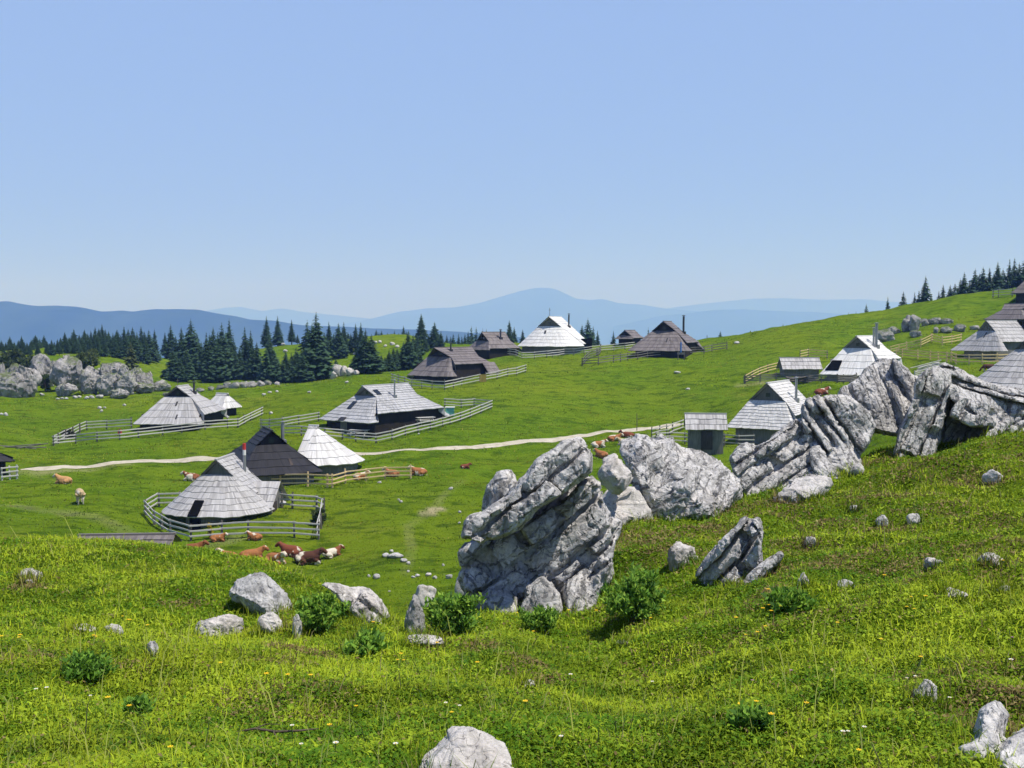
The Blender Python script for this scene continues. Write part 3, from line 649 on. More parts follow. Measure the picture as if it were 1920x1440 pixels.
t, rz_, hz_ = hut('small_hut', 'small whitish roofed shed tucked behind the grey gabled hut', -39.6, 145.5, -12.3, R(-30), 2.0, 1.8, 1.6, 1.5, 1.1, 3.0, 2.75, .9, .95, 6, ROOF_SILVER, WALL_DARK, 4, window=False)

t, rz_, hz_ = hut('herdsman_hut', 'dark brown hut with a low facetted front and a yellowish fence gate', -8.9, 161.5, -8.3, -2.30, 5.7, 4.7, 4.3, 2.6, .85, 4.95, 3.65, 2.9, 3.9, 5, ROOF_BROWN, WALL_DARK, 8, gab=WALL_DARK)
chimney(t, 1.4, .9, rz_(0, .9), 1.1, .12, SOOT)
bm = bmesh.new(); uvl = bm.loops.layers.uv.new('UVMap'); m = 7
roof_patch(bm, uvl, np.stack([np.linspace(-4.6, -1.9, m), np.full(m, 5.9), np.full(m, .8)], -1), np.stack([np.linspace(-4.6, -1.9, m), np.full(m, 4.2), np.full(m, 2.75)], -1), 4, seed=70)
link('porch_roof', bm_mesh('porch_roof', bm), ROOF_BROWN, t)

t, rz_, hz_ = hut('herdsman_hut', 'dark brown hut half hidden behind the facetted brown hut', -3.53, 203.19, -6.2, -2.57, 3.8, 4.42, 3.98, 1.91, 1.6, 4.9, 3.3, 2.3, 2.5, 6, ROOF_BROWN, WALL_DARK, 6, gab=WALL_DARK)
chimney(t, -.6, 1.6, rz_(0, 1.6), 1.6, .16, SOOT)

t, rz_, hz_ = hut('herdsman_hut', 'bleached white round fronted hut with a cross on its gable', 7.56, 187.45, -4.9, -1.93, 5.99, 5.92, 5.71, 1.74, 1.34, 6.39, 4.76, 3.13, 3.45, 2.4, ROOF_WHITE, WALL_GREY, 9, gab=WALL_GREY)
chimney(t, -1.0, 2.2, rz_(0, 2.2), 2.2, .14, SOOT); cross(t, 3.0, 6.6, h=1.3)
hole(t, 'roof_vent', [(4.2, -.6, hz_(4.2)), (4.2, -.3, hz_(4.2)), (3.8, -.3, hz_(3.8)), (3.8, -.6, hz_(3.8))], SOOT, .12)
doorbox(t, -2.6, .4, 4.9, 6.0, -.6, 2.6, DARKHOLE, 'entrance_shade_block')  # near-black block paints the shade of the side entrance

t, rz_, hz_ = hut('herdsman_hut', 'weathered dark hut with a tall stovepipe on the right of the white hut', 26.54, 182.67, -5.3, -1.97, 6.11, 5.37, 4.48, 2.41, 1.08, 5.96, 4.35, 2.05, 2.59, 6, ROOF_BROWN, WALL_DARK, 10, gab=WALL_DARK)
chimney(t, -1.4, 2.5, rz_(0, 2.5), 2.9, .18, SOOT)
hole(t, 'roof_vent', [(4.4, .9, hz_(4.4)), (4.4, 1.1, hz_(4.4)), (3.5, 1.1, hz_(3.5)), (3.5, .9, hz_(3.5))], SOOT)
t, rz_, hz_ = hut('small_hut', 'small dark gabled hut peeping out between the white hut and the stovepipe hut', 23.6, 214, -3.9, -2.2, 2.4, 2.1, 2.0, 1.4, 1.2, 2.9, 1.9, 1.8, 1.95, 6, ROOF_BROWN, WALL_DARK, 4, gab=WALL_DARK, window=False)

t, rz_, hz_ = hut('herdsman_hut', 'silver shingled hut with a grey gable behind the big limestone blocks', 26.61, 106.59, -11.6, -2.14, 5.16, 3.49, 3.06, 3.01, 1.67, 5.95, 4.26, 3.07, 3.2, 8, ROOF_SILVER, WALL_GREY, 15, gab=WALL_GREY)
chimney(t, .1, 1.9, rz_(0, 1.9), 2.2, .13)
t, rz_, hz_ = hut('herdsman_hut', 'brilliant white hut with twin stovepipes on the right slope', 46.91, 141.85, -7.3, -2.26, 5.96, 3.87, 3.42, 2.9, .95, 5.88, 4.32, 2.65, 2.95, 8, ROOF_WHITE, WALL_GREY, 8, gab=WALL_GREY)
chimney(t, .9, 1.5, rz_(0, 1.5), 2.3, .13); chimney(t, .2, 1.6, rz_(0, 1.6), 3.0, .18)
hole(t, 'opening_shade_panel', [(5.5, -3.1, hz_(5.5)), (5.5, -1.3, hz_(5.5)), (4.3, -1.3, hz_(4.3)), (4.3, -2.6, hz_(4.3))], DARKHOLE, .14)  # near-black panel paints the dark of an opening in the hip
t, rz_, hz_ = hut('herdsman_hut', 'grey hut behind the tan rail fence near the right edge', 70.17, 153.26, -4.8, -2.66, 5.32, 4.47, 2.9, 2.5, 1.21, 5.47, 4.03, 3.0, 3.1, 8, ROOF_PALE, WALL_GREY, 7, gab=WALL_GREY)
hole(t, 'roof_vent', [(3.8, .1, hz_(3.8)), (3.8, .25, hz_(3.8)), (3.2, .25, hz_(3.2)), (3.2, .1, hz_(3.2))], SOOT)
t, rz_, hz_ = hut('herdsman_hut', 'dark grey roofed hut directly behind the grey hut with tan fence', 84.6, 178.5, -.3, -1.1, 4.0, 3.6, 4.2, 1.5, 1.3, 3.9, 2.9, 1.8, 2.6, 8, ROOF_BROWN, WALL_DARK, 5, gab=WALL_DARK)
t, rz_, hz_ = hut('herdsman_hut', 'dark hut on the hilltop against the spruces at the right edge', 97.2, 197, 4.3, -2.2, 4.6, 4.0, 3.6, 2.0, 1.6, 6.4, 4.6, 2.4, 2.6, 8, ROOF_BROWN, WALL_DARK, 7, gab=WALL_DARK)
t, rz_, hz_ = hut('cone_hut', 'pale concave cone hut cut off by the right edge above the rocks', 58.6, 121.0, -7.9, -2.25, 6.4, 6.2, 4.6, 1.6, .95, 6.3, 5.2, 1.1, 1.2, 2.0, ROOF_PALE, WALL_GREY, 11)

def shed(name, label, px0, px1, yr, ye, yb, Y, roof, wall, yaw=0.0, over=.45, depth=2.2, nc=3):
    X0, X1 = ray(px0, ye)[0] * Y, ray(px1, ye)[0] * Y
    ze, zr, zb = ray(0, ye)[1] * (Y), ray(0, yr)[1] * (Y + depth / 2), ray(0, yb)[1] * Y
    xc = (X0 + X1) / 2; hw = (X1 - X0) / 2
    t = thing(name, label, 'shed', (xc, Y + depth / 2, zb), yaw)
    e, r = ze - zb, zr - zb
    bm = bmesh.new(); uvl = bm.loops.layers.uv.new('UVMap'); m = 11
    for sg in (1, -1):
        xs = np.linspace(-hw, hw, m)
        roof_patch(bm, uvl, np.stack([xs, np.full(m, sg * (depth / 2 + over)), np.full(m, e)], -1), np.stack([xs, np.zeros(m), np.full(m, r)], -1), nc, seed=5 + sg)
    box(bm, -hw - .05, hw + .05, -.1, .1, r - .02, r + .1)
    link('roof', bm_mesh('roof', bm), roof, t)
    bm = bmesh.new(); a, d = hw - .4, depth / 2; et = e + (r - e) * over / (d + over) - .08
    for p, q in (((-a, -d), (a, -d)), ((a, d), (-a, d))): wall_board(bm, p, q, -1.5, et, et)
    for sg in (1, -1):
        vs = [bm.verts.new((sg * a, y, z)) for y, z in ((-d, -1.5), (d, -1.5), (d, et), (0, r - .12), (-d, et))]; v2 = [bm.verts.new((sg * (a - .08), v.co.y, v.co.z)) for v in vs]
        bm.faces.new(vs); bm.faces.new(v2[::-1])
    bmesh.ops.recalc_face_normals(bm, faces=bm.faces[:])
    link('wall', bm_mesh('wall', bm), wall, t); return t, a, d, et
t, a, d, et = shed('plank_shed', 'small grey plank shed in front of the silver shingled hut', 1288, 1366, 776, 805, 841, 106, ROOF_PALE, WALL_GREY, R(-6), depth=2.6)
doorbox(t, -.5, .6, -d - .16, -d - .06, -.1, et - .3, WALL_BROWN)
t, a, d, et = shed('plank_shed', 'low pale roofed shed left of the brilliant white hut', 1466, 1541, 671, 692, 706, 148, ROOF_PALE, WALL_GREY, 0, depth=2.8)
t, a, d, et = shed('sunken_shed', 'low shed roof with a dark ridge half sunk behind the grassy foreground rise', 137, 316, 1003, 1033, 1055, 62, ROOF_BROWN, WALL_DARK, R(4), depth=2.2, over=.6)
# dark corner of a building at the left edge
t, rz_, hz_ = hut('plank_shed', 'dark plank building cut off by the left edge', -49.6, 99.5, -14.0, R(-40), 2.2, 2.0, 1.9, 1.6, 1.3, 2.6, 2.3, .9, .95, 8, ROOF_BLACK, WALL_DARK, 4, window=False, group=None); t['category'] = 'shed'

# ------------------------------------------------------------------ fences
def beam_mesh(name, mat, seed, bend=.05, taper=.12, seg=4):
    rr = random.Random(seed); bm = bmesh.new(); rings = []
    for i in range(seg + 1):
        f = i / seg; cy, cz = bend * rr.uniform(-1, 1) * 4, bend * rr.uniform(-1, 1) * 3
        if i in (0, seg): cy = cz = 0
        q = 1 - taper * f; c = .3
        rings.append([bm.verts.new((f - .5, (y * q + cy) * .5, (z * q + cz) * .5)) for y, z in ((-1, -1 + c), (-1 + c, -1), (1 - c, -1), (1, -1 + c), (1, 1 - c), (1 - c, 1), (-1 + c, 1), (-1, 1 - c))])
    for a, b in zip(rings, rings[1:]):
        for k in range(8): bm.faces.new((a[k], a[(k + 1) % 8], b[(k + 1) % 8], b[k]))
    bm.faces.new(rings[0]); bm.faces.new(rings[-1][::-1]); bmesh.ops.recalc_face_normals(bm, faces=bm.faces[:])
    me = bm_mesh(name, bm); me.materials.append(mat); return me
_beams = {}
def beam(kind, mat):
    k = (kind, mat.name)
    if k not in _beams: _beams[k] = [beam_mesh(kind, mat, i, .06 if kind == 'rail' else .02, .1 if kind == 'rail' else .25) for i in range(3)]
    return _beams[k][rnd.randrange(3)]
def put_beam(name, mat, parent, a, b, w, h, org):
    a, b = Vector(a), Vector(b); d = b - a; L = d.length
    if L < .05: return
    o = link(name, beam(name, mat), None, parent); x = d / L; up = Vector((0, 0, 1)) if abs(x.z) < .9 else Vector((0, 1, 0))
    y = up.cross(x).normalized(); z = x.cross(y)
    M = Matrix((x * L, y * w, z * h)).transposed().to_4x4(); M.translation = (a + b) / 2 - org
    o.matrix_local = M; return o
def fence(label, lines, mat=FENCE_GREY, post=POST_DARK, h=1.15, rails=3, step=2.6, pw=.16, rh=.13):
    g = [[ground_at(x, y) for x, y in ln] for ln in lines]; org = g[0][0].copy()
    t = thing('rail_fence', label, 'fence', org, 0, 'wooden rail fences')
    for P in g:
        Q = []
        for a, b in zip(P, P[1:]):
            n = max(1, round((b - a).length / step))
            Q += [a.lerp(b, i / n) for i in range(n)]
        Q.append(P[-1]); Q = [Vector((q.x, q.y, float(H(q.x, q.y)))) for q in Q]
        tops = []
        for q in Q:
            hh = h * rnd.uniform(.95, 1.12); lean = Vector((rnd.uniform(-.05, .05), rnd.uniform(-.05, .05), 0))
            put_beam('post', post, t, q + Vector((0, 0, -.3)), q + lean + Vector((0, 0, hh)), pw * rnd.uniform(.85, 1.15), pw, org)
        for a, b in zip(Q, Q[1:]):
            d = (b - a).normalized() * .12; side = Vector((d.y, -d.x, 0)).normalized() * (.11)
            if side.y > 0: side = -side
            for r in range(rails):
                zz = h * (.28 + .62 * r / max(1, rails - 1)); j = rnd.uniform(-.03, .03); j2 = rnd.uniform(-.03, .03)
                put_beam('rail', mat, t, a - d + side + Vector((0, 0, zz + j)), b + d + side * (1.0 if r % 2 else 1.12) + Vector((0, 0, zz + j2)), .06, rh, org)
    return t
fence('grey rail fence looping round the rounded front hut', [[(338, 949), (298, 950), (274, 966), (290, 984), (320, 1003), (358, 1014), (416, 1009), (466, 1007), (552, 1008), (597, 1011), (607, 962), (594, 957), (548, 954), (529, 952)]], step=3.0, h=1.2)
fence('fresh tan rail fence along the black hut', [[(480, 912), (526, 912), (577, 912), (614, 914), (623, 914), (648, 906), (686, 902), (722, 898), (770, 897)]], FENCE_TAN, FENCE_TAN, step=2.4, rh=.12)
fence('long grey fence in front of the hut by the outcrop', [[(150, 812), (110, 832), (101, 836), (142, 832), (182, 828), (225, 825), (260, 821), (305, 816), (341, 812), (385, 806), (427, 803), (446, 802), (470, 789), (491, 779)], [(150, 812), (163, 807), (200, 805), (247, 802)]], FENCE_GREY, POST_DARK)
fence('grey rail fence round the large silver hut', [[(530, 817), (565, 817), (610, 821), (642, 824), (667, 828), (705, 831), (735, 825), (760, 817), (807, 806), (830, 800), (844, 796), (882, 783), (921, 767), (889, 763), (865, 765), (834, 763)], [(490, 804), (505, 804), (530, 801), (560, 796), (597, 790)]], FENCE_GREY, POST_DARK)
fence('pale railed fence below the facetted brown hut', [[(735, 716), (772, 727), (810, 730), (834, 731), (866, 724), (899, 717)], [(911, 715), (952, 706), (985, 699)]], FENCE_GREY, POST_DARK, h=1.3)
fence('grey fence in front of the white round fronted hut', [[(896, 668), (927, 668), (945, 666), (979, 674), (1025, 671), (1057, 667), (1095, 664), (1126, 660), (1151, 658), (1172, 656), (1188, 654)]], FENCE_GREY, POST_DARK, h=1.3)
fence('weathered fence in front of the stovepipe hut', [[(1126, 661), (1119, 668), (1104, 673), (1092, 686), (1122, 684), (1150, 680), (1177, 676), (1214, 671), (1247, 668), (1287, 665), (1320, 663), (1335, 660), (1363, 656)]], FENCE_DARK, POST_DARK, h=1.3)
fence('grey fence running from the path to the small plank shed', [[(1222, 824), (1237, 820), (1250, 818), (1261, 813), (1277, 807), (1290, 803)], [(1230, 832), (1256, 831), (1284, 833), (1303, 835)], [(1358, 836), (1385, 838), (1412, 838)]], FENCE_GREY, POST_DARK, h=1.3)
fence('dark tumbledown fence before the brilliant white hut', [[(1396, 719), (1425, 717), (1455, 714), (1492, 716), (1540, 718), (1570, 718), (1605, 716)]], FENCE_DARK, POST_DARK, h=1.1, rails=4)
fence('tan topped fence climbing to the low pale shed', [[(1397, 719), (1425, 704), (1440, 699), (1465, 693)], [(1500, 672), (1515, 669), (1551, 672)]], FENCE_TAN, POST_DARK, h=1.25)
fence('tan rail fence zigzagging up behind the white hut', [[(1670, 664), (1685, 660), (1700, 657), (1726, 651), (1747, 641), (1767, 647), (1801, 641)], [(1680, 668), (1692, 670), (1721, 673), (1744, 675), (1775, 677)]], FENCE_TAN, FENCE_TAN, h=1.3)
fence('bright tan rail fence below the grey hut near the right edge', [[(1775, 679), (1792, 683), (1817, 683), (1842, 683), (1870, 683), (1895, 682)]], FENCE_TAN, FENCE_TAN, h=1.4, rh=.15)
fence('grey rails beside the stacked planks above the rocks', [[(1715, 712), (1738, 706), (1760, 700)]], FENCE_GREY, FENCE_GREY, h=1.1, rails=4)
fence('pale fence at the hilltop hut', [[(1862, 558), (1872, 557), (1898, 556), (1935, 556)]], FENCE_GREY, POST_DARK, h=1.5)
fence('short white weathered fence at the left edge', [[(4, 901), (19, 899), (32, 898)]], FENCE_GREY, FENCE_GREY, h=1.25)
fence('dark rail fence by the cut off cone hut', [[(1845, 735), (1862, 731), (1894, 731), (1930, 731)]], FENCE_DARK, POST_DARK, h=1.0, rails=2)

# ------------------------------------------------------------------ conifers
def spruce_meshes(seed, slim=1.0, gap=0.0, tone=(0.036, 0.076, 0.038)):
    """unit height; crown of drooping branch sprays, trunk tapered"""
    rr = random.Random(seed); V = []; F = []; Cc = []
    ntier = 34; z0 = .05 + rr.uniform(0, .05) + gap
    def face(ps, c):
        b = len(V); V.extend(ps); Cc.extend([c] * len(ps)); F.append(tuple(range(b, b + len(ps))))
    lump = [rr.uniform(.78, 1.15) for _ in range(9)]
    for i in range(ntier):
        f = i / (ntier - 1); z = z0 + (0.985 - z0) * f
        rad = .175 * slim * (1 - f) ** .8 * (0.72 + .45 * lump[int(f * 8)] * .75) + .006
        if f < .08: rad *= .75
        nb = max(4, int(13 * (1 - f) + 4)); a0 = rr.uniform(0, 6.28)
        for k in range(nb):
            a = a0 + k * 6.283 / nb + rr.uniform(-.25, .25); r = rad * rr.uniform(.62, 1.18)
            if rr.random() < .07: continue
            zz = z + rr.uniform(-.012, .012); dr = r * rr.uniform(.30, .6)
            ca, sa = math.cos(a), math.sin(a); w = r * rr.uniform(.20, .30) + .004
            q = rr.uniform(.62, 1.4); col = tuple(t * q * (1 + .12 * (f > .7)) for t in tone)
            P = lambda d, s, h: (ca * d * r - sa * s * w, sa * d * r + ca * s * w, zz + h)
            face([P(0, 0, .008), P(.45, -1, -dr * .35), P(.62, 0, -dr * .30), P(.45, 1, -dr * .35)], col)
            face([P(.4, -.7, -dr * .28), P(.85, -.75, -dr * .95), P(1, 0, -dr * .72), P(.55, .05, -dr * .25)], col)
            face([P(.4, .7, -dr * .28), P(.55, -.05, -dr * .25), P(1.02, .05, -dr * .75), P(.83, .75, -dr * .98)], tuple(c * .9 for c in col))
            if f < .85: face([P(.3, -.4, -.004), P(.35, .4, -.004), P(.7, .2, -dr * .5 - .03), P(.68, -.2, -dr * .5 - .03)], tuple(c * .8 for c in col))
    V = np.array(V); me = npmesh('crown', V, [np.array([f for f in F if len(f) == 4])]); vattr(me, 'col', np.array(Cc)); me.materials.append(NEEDLE)
    bm = bmesh.new(); tube(bm, [(0, 0, -.05), (0, 0, .1), (.004, 0, .5), (0, 0, .96)], [.017, .013, .008, .002], 7); tm = bm_mesh('trunk', bm, True); tm.materials.append(BARK)
    return me, tm
SPR = [spruce_meshes(101 + i, s, g) for i, (s, g) in enumerate([(1.0, 0), (.85, .02), (1.15, 0), (.72, .06), (1.3, 0), (.95, .1), (.8, 0)])]
SPR_LIGHT = [spruce_meshes(301, 1.25, 0, (0.065, 0.085, 0.032))]
GR = {'belt': 'spruces of the dense far belt behind the left outcrop', 'clump': 'tall spruces of the clumps in the middle distance', 'far': 'small spruces on the skyline', 'hill': 'spruces lining the hilltop on the right', 'low': 'low spruces at the foot of the clumps'}
LB = {'belt': 'dark spruce in the dense belt of forest behind the left rock outcrop', 'clump': 'tall dark spruce in the clumps between the outcrop and the facetted brown hut', 'far': 'small dark spruce poking up behind the crest near the white hut',
      'hill': 'spruce in the row along the hilltop on the right', 'low': 'bushy low spruce at the foot of the tall forest clumps'}
def spruce(px, top, base=None, Y=None, zone='clump', label=None, var=None, light=False, wide=1.18):
    if Y is None: p = ground_at(px, base, 60); Y = p.y; x = p.x; z = p.z
    else: x = float(ray(px, 700)[0] * Y); z = float(H(x, Y))
    ht = float(ray(px, top)[1] * Y) - z
    cm, tm = (SPR_LIGHT if light else SPR)[rnd.randrange(1 if light else len(SPR)) if var is None else var]
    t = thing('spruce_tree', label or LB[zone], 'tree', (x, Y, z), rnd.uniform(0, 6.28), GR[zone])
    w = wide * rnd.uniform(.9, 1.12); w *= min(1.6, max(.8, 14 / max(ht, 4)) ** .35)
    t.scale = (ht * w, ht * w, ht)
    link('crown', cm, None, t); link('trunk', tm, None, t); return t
for px, top in [(4, 637), (12, 641), (20, 630), (28, 640), (36, 637), (42, 629), (52, 641), (60, 636), (68, 627), (76, 634), (84, 628), (94, 643), (103, 640), (109, 635), (115, 632), (123, 622), (131, 631), (140, 616), (150, 626), (160, 617), (166, 624),
                (172, 619), (180, 612), (187, 615), (193, 607), (199, 616), (205, 620), (213, 623), (221, 617), (228, 626), (234, 611), (242, 616), (250, 612), (258, 622), (266, 611), (272, 620)]:
    spruce(px, top, Y=rnd.uniform(252, 292), zone='belt')
for px, top, base in [(210, 640, 664), (262, 640, 668), (190, 636, 664)]: spruce(px, top, base, zone='belt')
for px, top in [(8, 646), (33, 645), (47, 640), (57, 646), (72, 642), (89, 640), (98, 636), (112, 642), (127, 634), (136, 628), (145, 634), (155, 630), (169, 632), (177, 624), (184, 626), (196, 626), (209, 630), (217, 628), (225, 634), (238, 624), (246, 628), (254, 626), (262, 632), (275, 634)]:
    spruce(px, top, Y=rnd.uniform(234, 250), zone='belt', wide=1.2)
for px, top, base, var in [(330, 628, 676, 0), (350, 624, 688, 2), (378, 640, 700, 2), (394, 624, 708, 0), (409, 622, 706, 2), (424, 620, 708, 0), (438, 630, 706, 2), (466, 632, 708, 0), (510, 640, 716, 2), (590, 618, 712, 2), (600, 624, 706, 2), (608, 622, 668, 2), (626, 624, 664, 0), (640, 628, 670, 2), (652, 634, 660, 2), (680, 630, 692, 2), (692, 634, 698, 2), (757, 640, 688, 2), (783, 628, 668, 2), (797, 632, 660, 2), (820, 630, 656, 2)]:
    spruce(px, top, base, var=var)
spruce(280, 618, 678, label='spruce with a clear trunk standing in the open beside the belt', var=2)
spruce(291, 616, Y=262, label='thin spruce top rising at the right end of the far belt')
spruce(246, 640, 694, Y=190, label='yellowish green larch beside the right end of the outcrop', light=True, zone='low')
for px, top, base, var in [(310, 622, 672, 3), (321, 608, 674, 2), (341, 612, 690, 0), (359, 597, 694, 4), (370, 622, 690, 0), (388, 622, 712, 1), (401, 612, 712, 0), (417, 605, 713, 2), (431, 597, 700, 3), (460, 612, 709, 1), (471, 618, 710, 1),
                           (500, 592, 642, 1), (521, 592, 643, 1), (547, 598, 641, 3), (577, 600, 708, 2), (594, 585, 714, 2), (586, 604, 712, 0), (617, 602, 658, 1), (635, 605, 672, 2), (645, 603, 664, 1), (667, 606, 660, 3), (677, 604, 662, 1), (686, 615, 699, 0), (697, 626, 699, 2),
                           (766, 618, 692, 0), (775, 626, 690, 2), (790, 587, 652, 5), (815, 603, 655, 2), (827, 620, 656, 1), (804, 626, 655, 0), (658, 624, 656, 3), (558, 626, 642, 3)]:
    spruce(px, top, base, var=var)
for px, top, base, var in [(325, 655, 714, 4), (350, 650, 716, 2), (338, 668, 716, 0), (396, 645, 716, 2), (411, 641, 716, 4), (440, 655, 712, 2), (384, 662, 712, 4), (450, 650, 711, 0), (482, 640, 712, 4), (505, 632, 720, 2), (515, 655, 719, 4), (536, 655, 718, 0), (547, 660, 717, 2), (556, 650, 716, 2), (568, 660, 716, 4),
                           (604, 660, 712, 4), (630, 672, 700, 4), (668, 656, 699, 2), (676, 648, 699, 4), (730, 655, 696, 2), (738, 650, 695, 0), (745, 652, 694, 4), (755, 655, 693, 0), (782, 648, 690, 4), (722, 668, 696, 4), (715, 664, 697, 0)]:
    spruce(px, top, base, zone='low', var=var)
for px, top in [(653, 622), (706, 617), (711, 622), (716, 619), (727, 623), (740, 619), (748, 624), (757, 610), (762, 620), (838, 627), (845, 630), (850, 625), (860, 625), (866, 629), (872, 625), (878, 620), (884, 611), (893, 613), (900, 622), (905, 616), (912, 616)]:
    spruce(px, top, Y=rnd.uniform(330, 352), zone='far', label='small dark spruce on the skyline between the clumps and the brown hut roofs')
for px, top, Y, lab in [(955, 600, 250, 'narrow spruce rising just left of the white hut'), (964, 612, 252, None), (946, 622, 255, None), (980, 617, 250, 'spruce standing apart in front of the hazy mountain left of the white hut gable'), (1102, 596, 262, 'tallest spruce just right of the white hut'), (1091, 608, 262, 'short spruce between the white hut roof and the tallest spruce'), (1112, 611, 264, None), (1120, 619, 266, None),
                   (1150, 620, 258, 'single spruce left of the small dark gabled hut'), (1184, 622, 300, 'spruce tip over the small dark gabled hut'), (1215, 614, 300, 'spruce tip left of the stovepipe hut ridge'), (1325, 627, 262, 'little round spruce right of the stovepipe hut'), (1350, 620, 262, 'little pointed spruce alone on the skyline right of the stovepipe hut')]:
    spruce(px, top, Y=Y, zone='far', label=lab)
for px, top, Y, lab in [(1467, 607, 265, 'lowest pair of tiny spruces on the right skyline'), (1475, 611, 265, 'lowest pair of tiny spruces on the right skyline'), (1503, 602, 262, 'tiny lone spruce second from the bottom of the right slope'), (1589, 586, 262, 'tiny spruce tip beside another, lower right slope'), (1603, 584, 262, 'tiny spruce tip just below the small bushy spruce'), (1622, 569, 255, 'small bushy spruce alone on the right slope'), (1662, 556, 250, 'small conical spruce alone above the bushy one'),
                   (1691, 545, 248, 'loosely branched narrow spruce alone on the right slope'), (1712, 547, 250, None), (1720, 543, 250, None), (1732, 517, 246, 'tall spiky spruce in the first group on the right slope'), (1743, 550, 248, None), (1757, 545, 246, None), (1765, 533, 246, None), (1778, 533, 246, None), (1787, 530, 244, None), (1797, 522, 246, None), (1804, 510, 240, None), (1814, 525, 246, None), (1824, 503, 240, None),
                   (1832, 512, 246, None), (1839, 500, 240, None), (1851, 500, 240, None), (1859, 510, 246, None), (1866, 490, 240, None), (1876, 503, 246, None), (1888, 485, 240, None), (1897, 483, 242, None), (1906, 492, 240, None), (1918, 478, 238, None), (1930, 480, 240, None)]:
    t = spruce(px, top, Y=Y, zone='hill', label=lab, wide=1.25 if px > 1750 else 1.1)
    if lab and 'pair' in lab: t['group'] = 'pair of tiny skyline spruces'

# ------------------------------------------------------------------ leafy bushes and plants
def leaf_cloud(name, n, seed, shape, size, tones, up=.35, aspect=.55, mat=LEAF):
    g = np.random.default_rng(seed); P = shape(g, n)
    d = g.normal(size=(n, 3)); d[:, 2] = np.abs(d[:, 2]) * .6 + up; d /= np.linalg.norm(d, axis=1)[:, None]
    s = np.cross(d, g.normal(size=(n, 3))); s /= np.linalg.norm(s, axis=1)[:, None]
    L = size * g.uniform(.6, 1.4, n)[:, None]; W = L * aspect * .5
    nn = np.cross(d, s)
    V = np.stack([P, P + d * L * .5 + s * W + nn * L * .08, P + d * L + nn * -L * .12, P + d * L * .5 - s * W + nn * L * .08], 1).reshape(-1, 3)
    F = np.arange(n * 4).reshape(-1, 4); me = npmesh(name, V, [F])
    tn = np.array(tones)[g.integers(0, len(tones), n)] * g.uniform(.7, 1.3, (n, 1))
    vattr(me, 'col', np.repeat(tn, 4, 0)); me.materials.append(mat); return me
def clumps(g, n, k, r, h, cr):
    c = g.normal(size=(k, 3)); c /= np.linalg.norm(c, axis=1)[:, None]; c *= g.uniform(.25, 1, (k, 1)) ** .5; c = c * [r, r, h] + [0, 0, h * .95]
    q = g.normal(size=(n, 3)); q /= np.linalg.norm(q, axis=1)[:, None]; q *= g.uniform(.3, 1, (n, 1)) ** .4
    return c[g.integers(0, k, n)] + q * cr * g.uniform(.6, 1.1, (n, 1)) * [1, 1, .8]
def bush(px, py, wpx, hpx, label, tones, leaf, n, seed, name='bush', Y=None, group=None, cat='bush', k=14):
    if Y is None: p = ground_at(px, py)
    else: x = float(ray(px, py)[0] * Y); p = Vector((x, Y, float(H(x, Y))))
    w, h = wpx / FPX * p.y / 2, hpx / FPX * p.y
    t = thing(name, label, cat, p, 0, group)
    if cat == 'plant':
        def stems(g, m):
            ns = k * 3; a = g.uniform(0, 6.283, ns); rr_ = w * g.uniform(.15, 1.0, ns); hh = h * g.uniform(.45, 1.12, ns) * (1.1 - .45 * rr_ / w); bx = g.normal(size=(ns, 2)) * w * .28
            i = g.integers(0, ns, m); q = g.uniform(.12, 1, m) ** .7
            x = bx[i, 0] + np.cos(a[i]) * rr_[i] * q ** 1.6; y = bx[i, 1] + np.sin(a[i]) * rr_[i] * q ** 1.6; z = hh[i] * np.sin(q * 1.75) * .98
            return np.stack([x, y, z], -1) + g.normal(size=(m, 3)) * leaf * .45
        me = leaf_cloud('foliage', n, seed, stems, leaf, tones, .55, .42)
    else: me = leaf_cloud('foliage', n, seed, lambda g, m: clumps(g, m, k, w * .75, h * .42, min(w, h) * .38), leaf, tones)
    link('foliage', me, None, t); g = random.Random(seed); bm = bmesh.new()
    for i in range(9):
        a = g.uniform(0, 6.28); r = g.uniform(.2, .8) * w; tube(bm, [(0, 0, -.05), (math.cos(a) * r * .4, math.sin(a) * r * .4, h * .35), (math.cos(a) * r, math.sin(a) * r, h * g.uniform(.5, .9))], [.03 * h + .004, .02 * h + .003, .004], 5)
    link('stem', bm_mesh('stem', bm), BARK, t); return t
DK = [(0.03, 0.055, 0.018), (0.045, 0.075, 0.02), (0.07, 0.10, 0.03)]
bush(22, 680, 62, 46, 'dark dwarf pine sprawling behind the leftmost rocks', DK, .55, 2600, 1, 'dwarf_pine', Y=196)
bush(60, 668, 40, 26, 'low dwarf pine just right of the sprawling one', DK, .5, 1400, 2, 'dwarf_pine', Y=200)
bush(158, 668, 52, 30, 'yellow green bush on the grassy ledge of the outcrop', [(0.06, 0.09, 0.02), (0.10, 0.13, 0.03), (0.045, 0.07, 0.02)], .5, 1800, 3, Y=205)
bush(172, 655, 32, 26, 'taller yellow green bush at the forest edge above the outcrop', [(0.06, 0.09, 0.02), (0.11, 0.15, 0.03)], .5, 1400, 4, Y=220)
bush(285, 714, 26, 24, 'small dark bush at the right foot of the outcrop', DK, .4, 900, 5, Y=168)
bush(85, 706, 22, 40, 'green bush growing in the gap between two big outcrop boulders', [(0.07, 0.11, 0.02), (0.04, 0.07, 0.015)], .4, 900, 6, Y=166)
bush(205, 712, 26, 16, 'small green cushion bush in front of the knobbly outcrop rocks', [(0.05, 0.09, 0.02), (0.03, 0.06, 0.015)], .4, 700, 7, Y=162)
bush(598, 985, 26, 38, 'small dark shrub inside the right side of the grey fence loop', DK, .28, 900, 8)
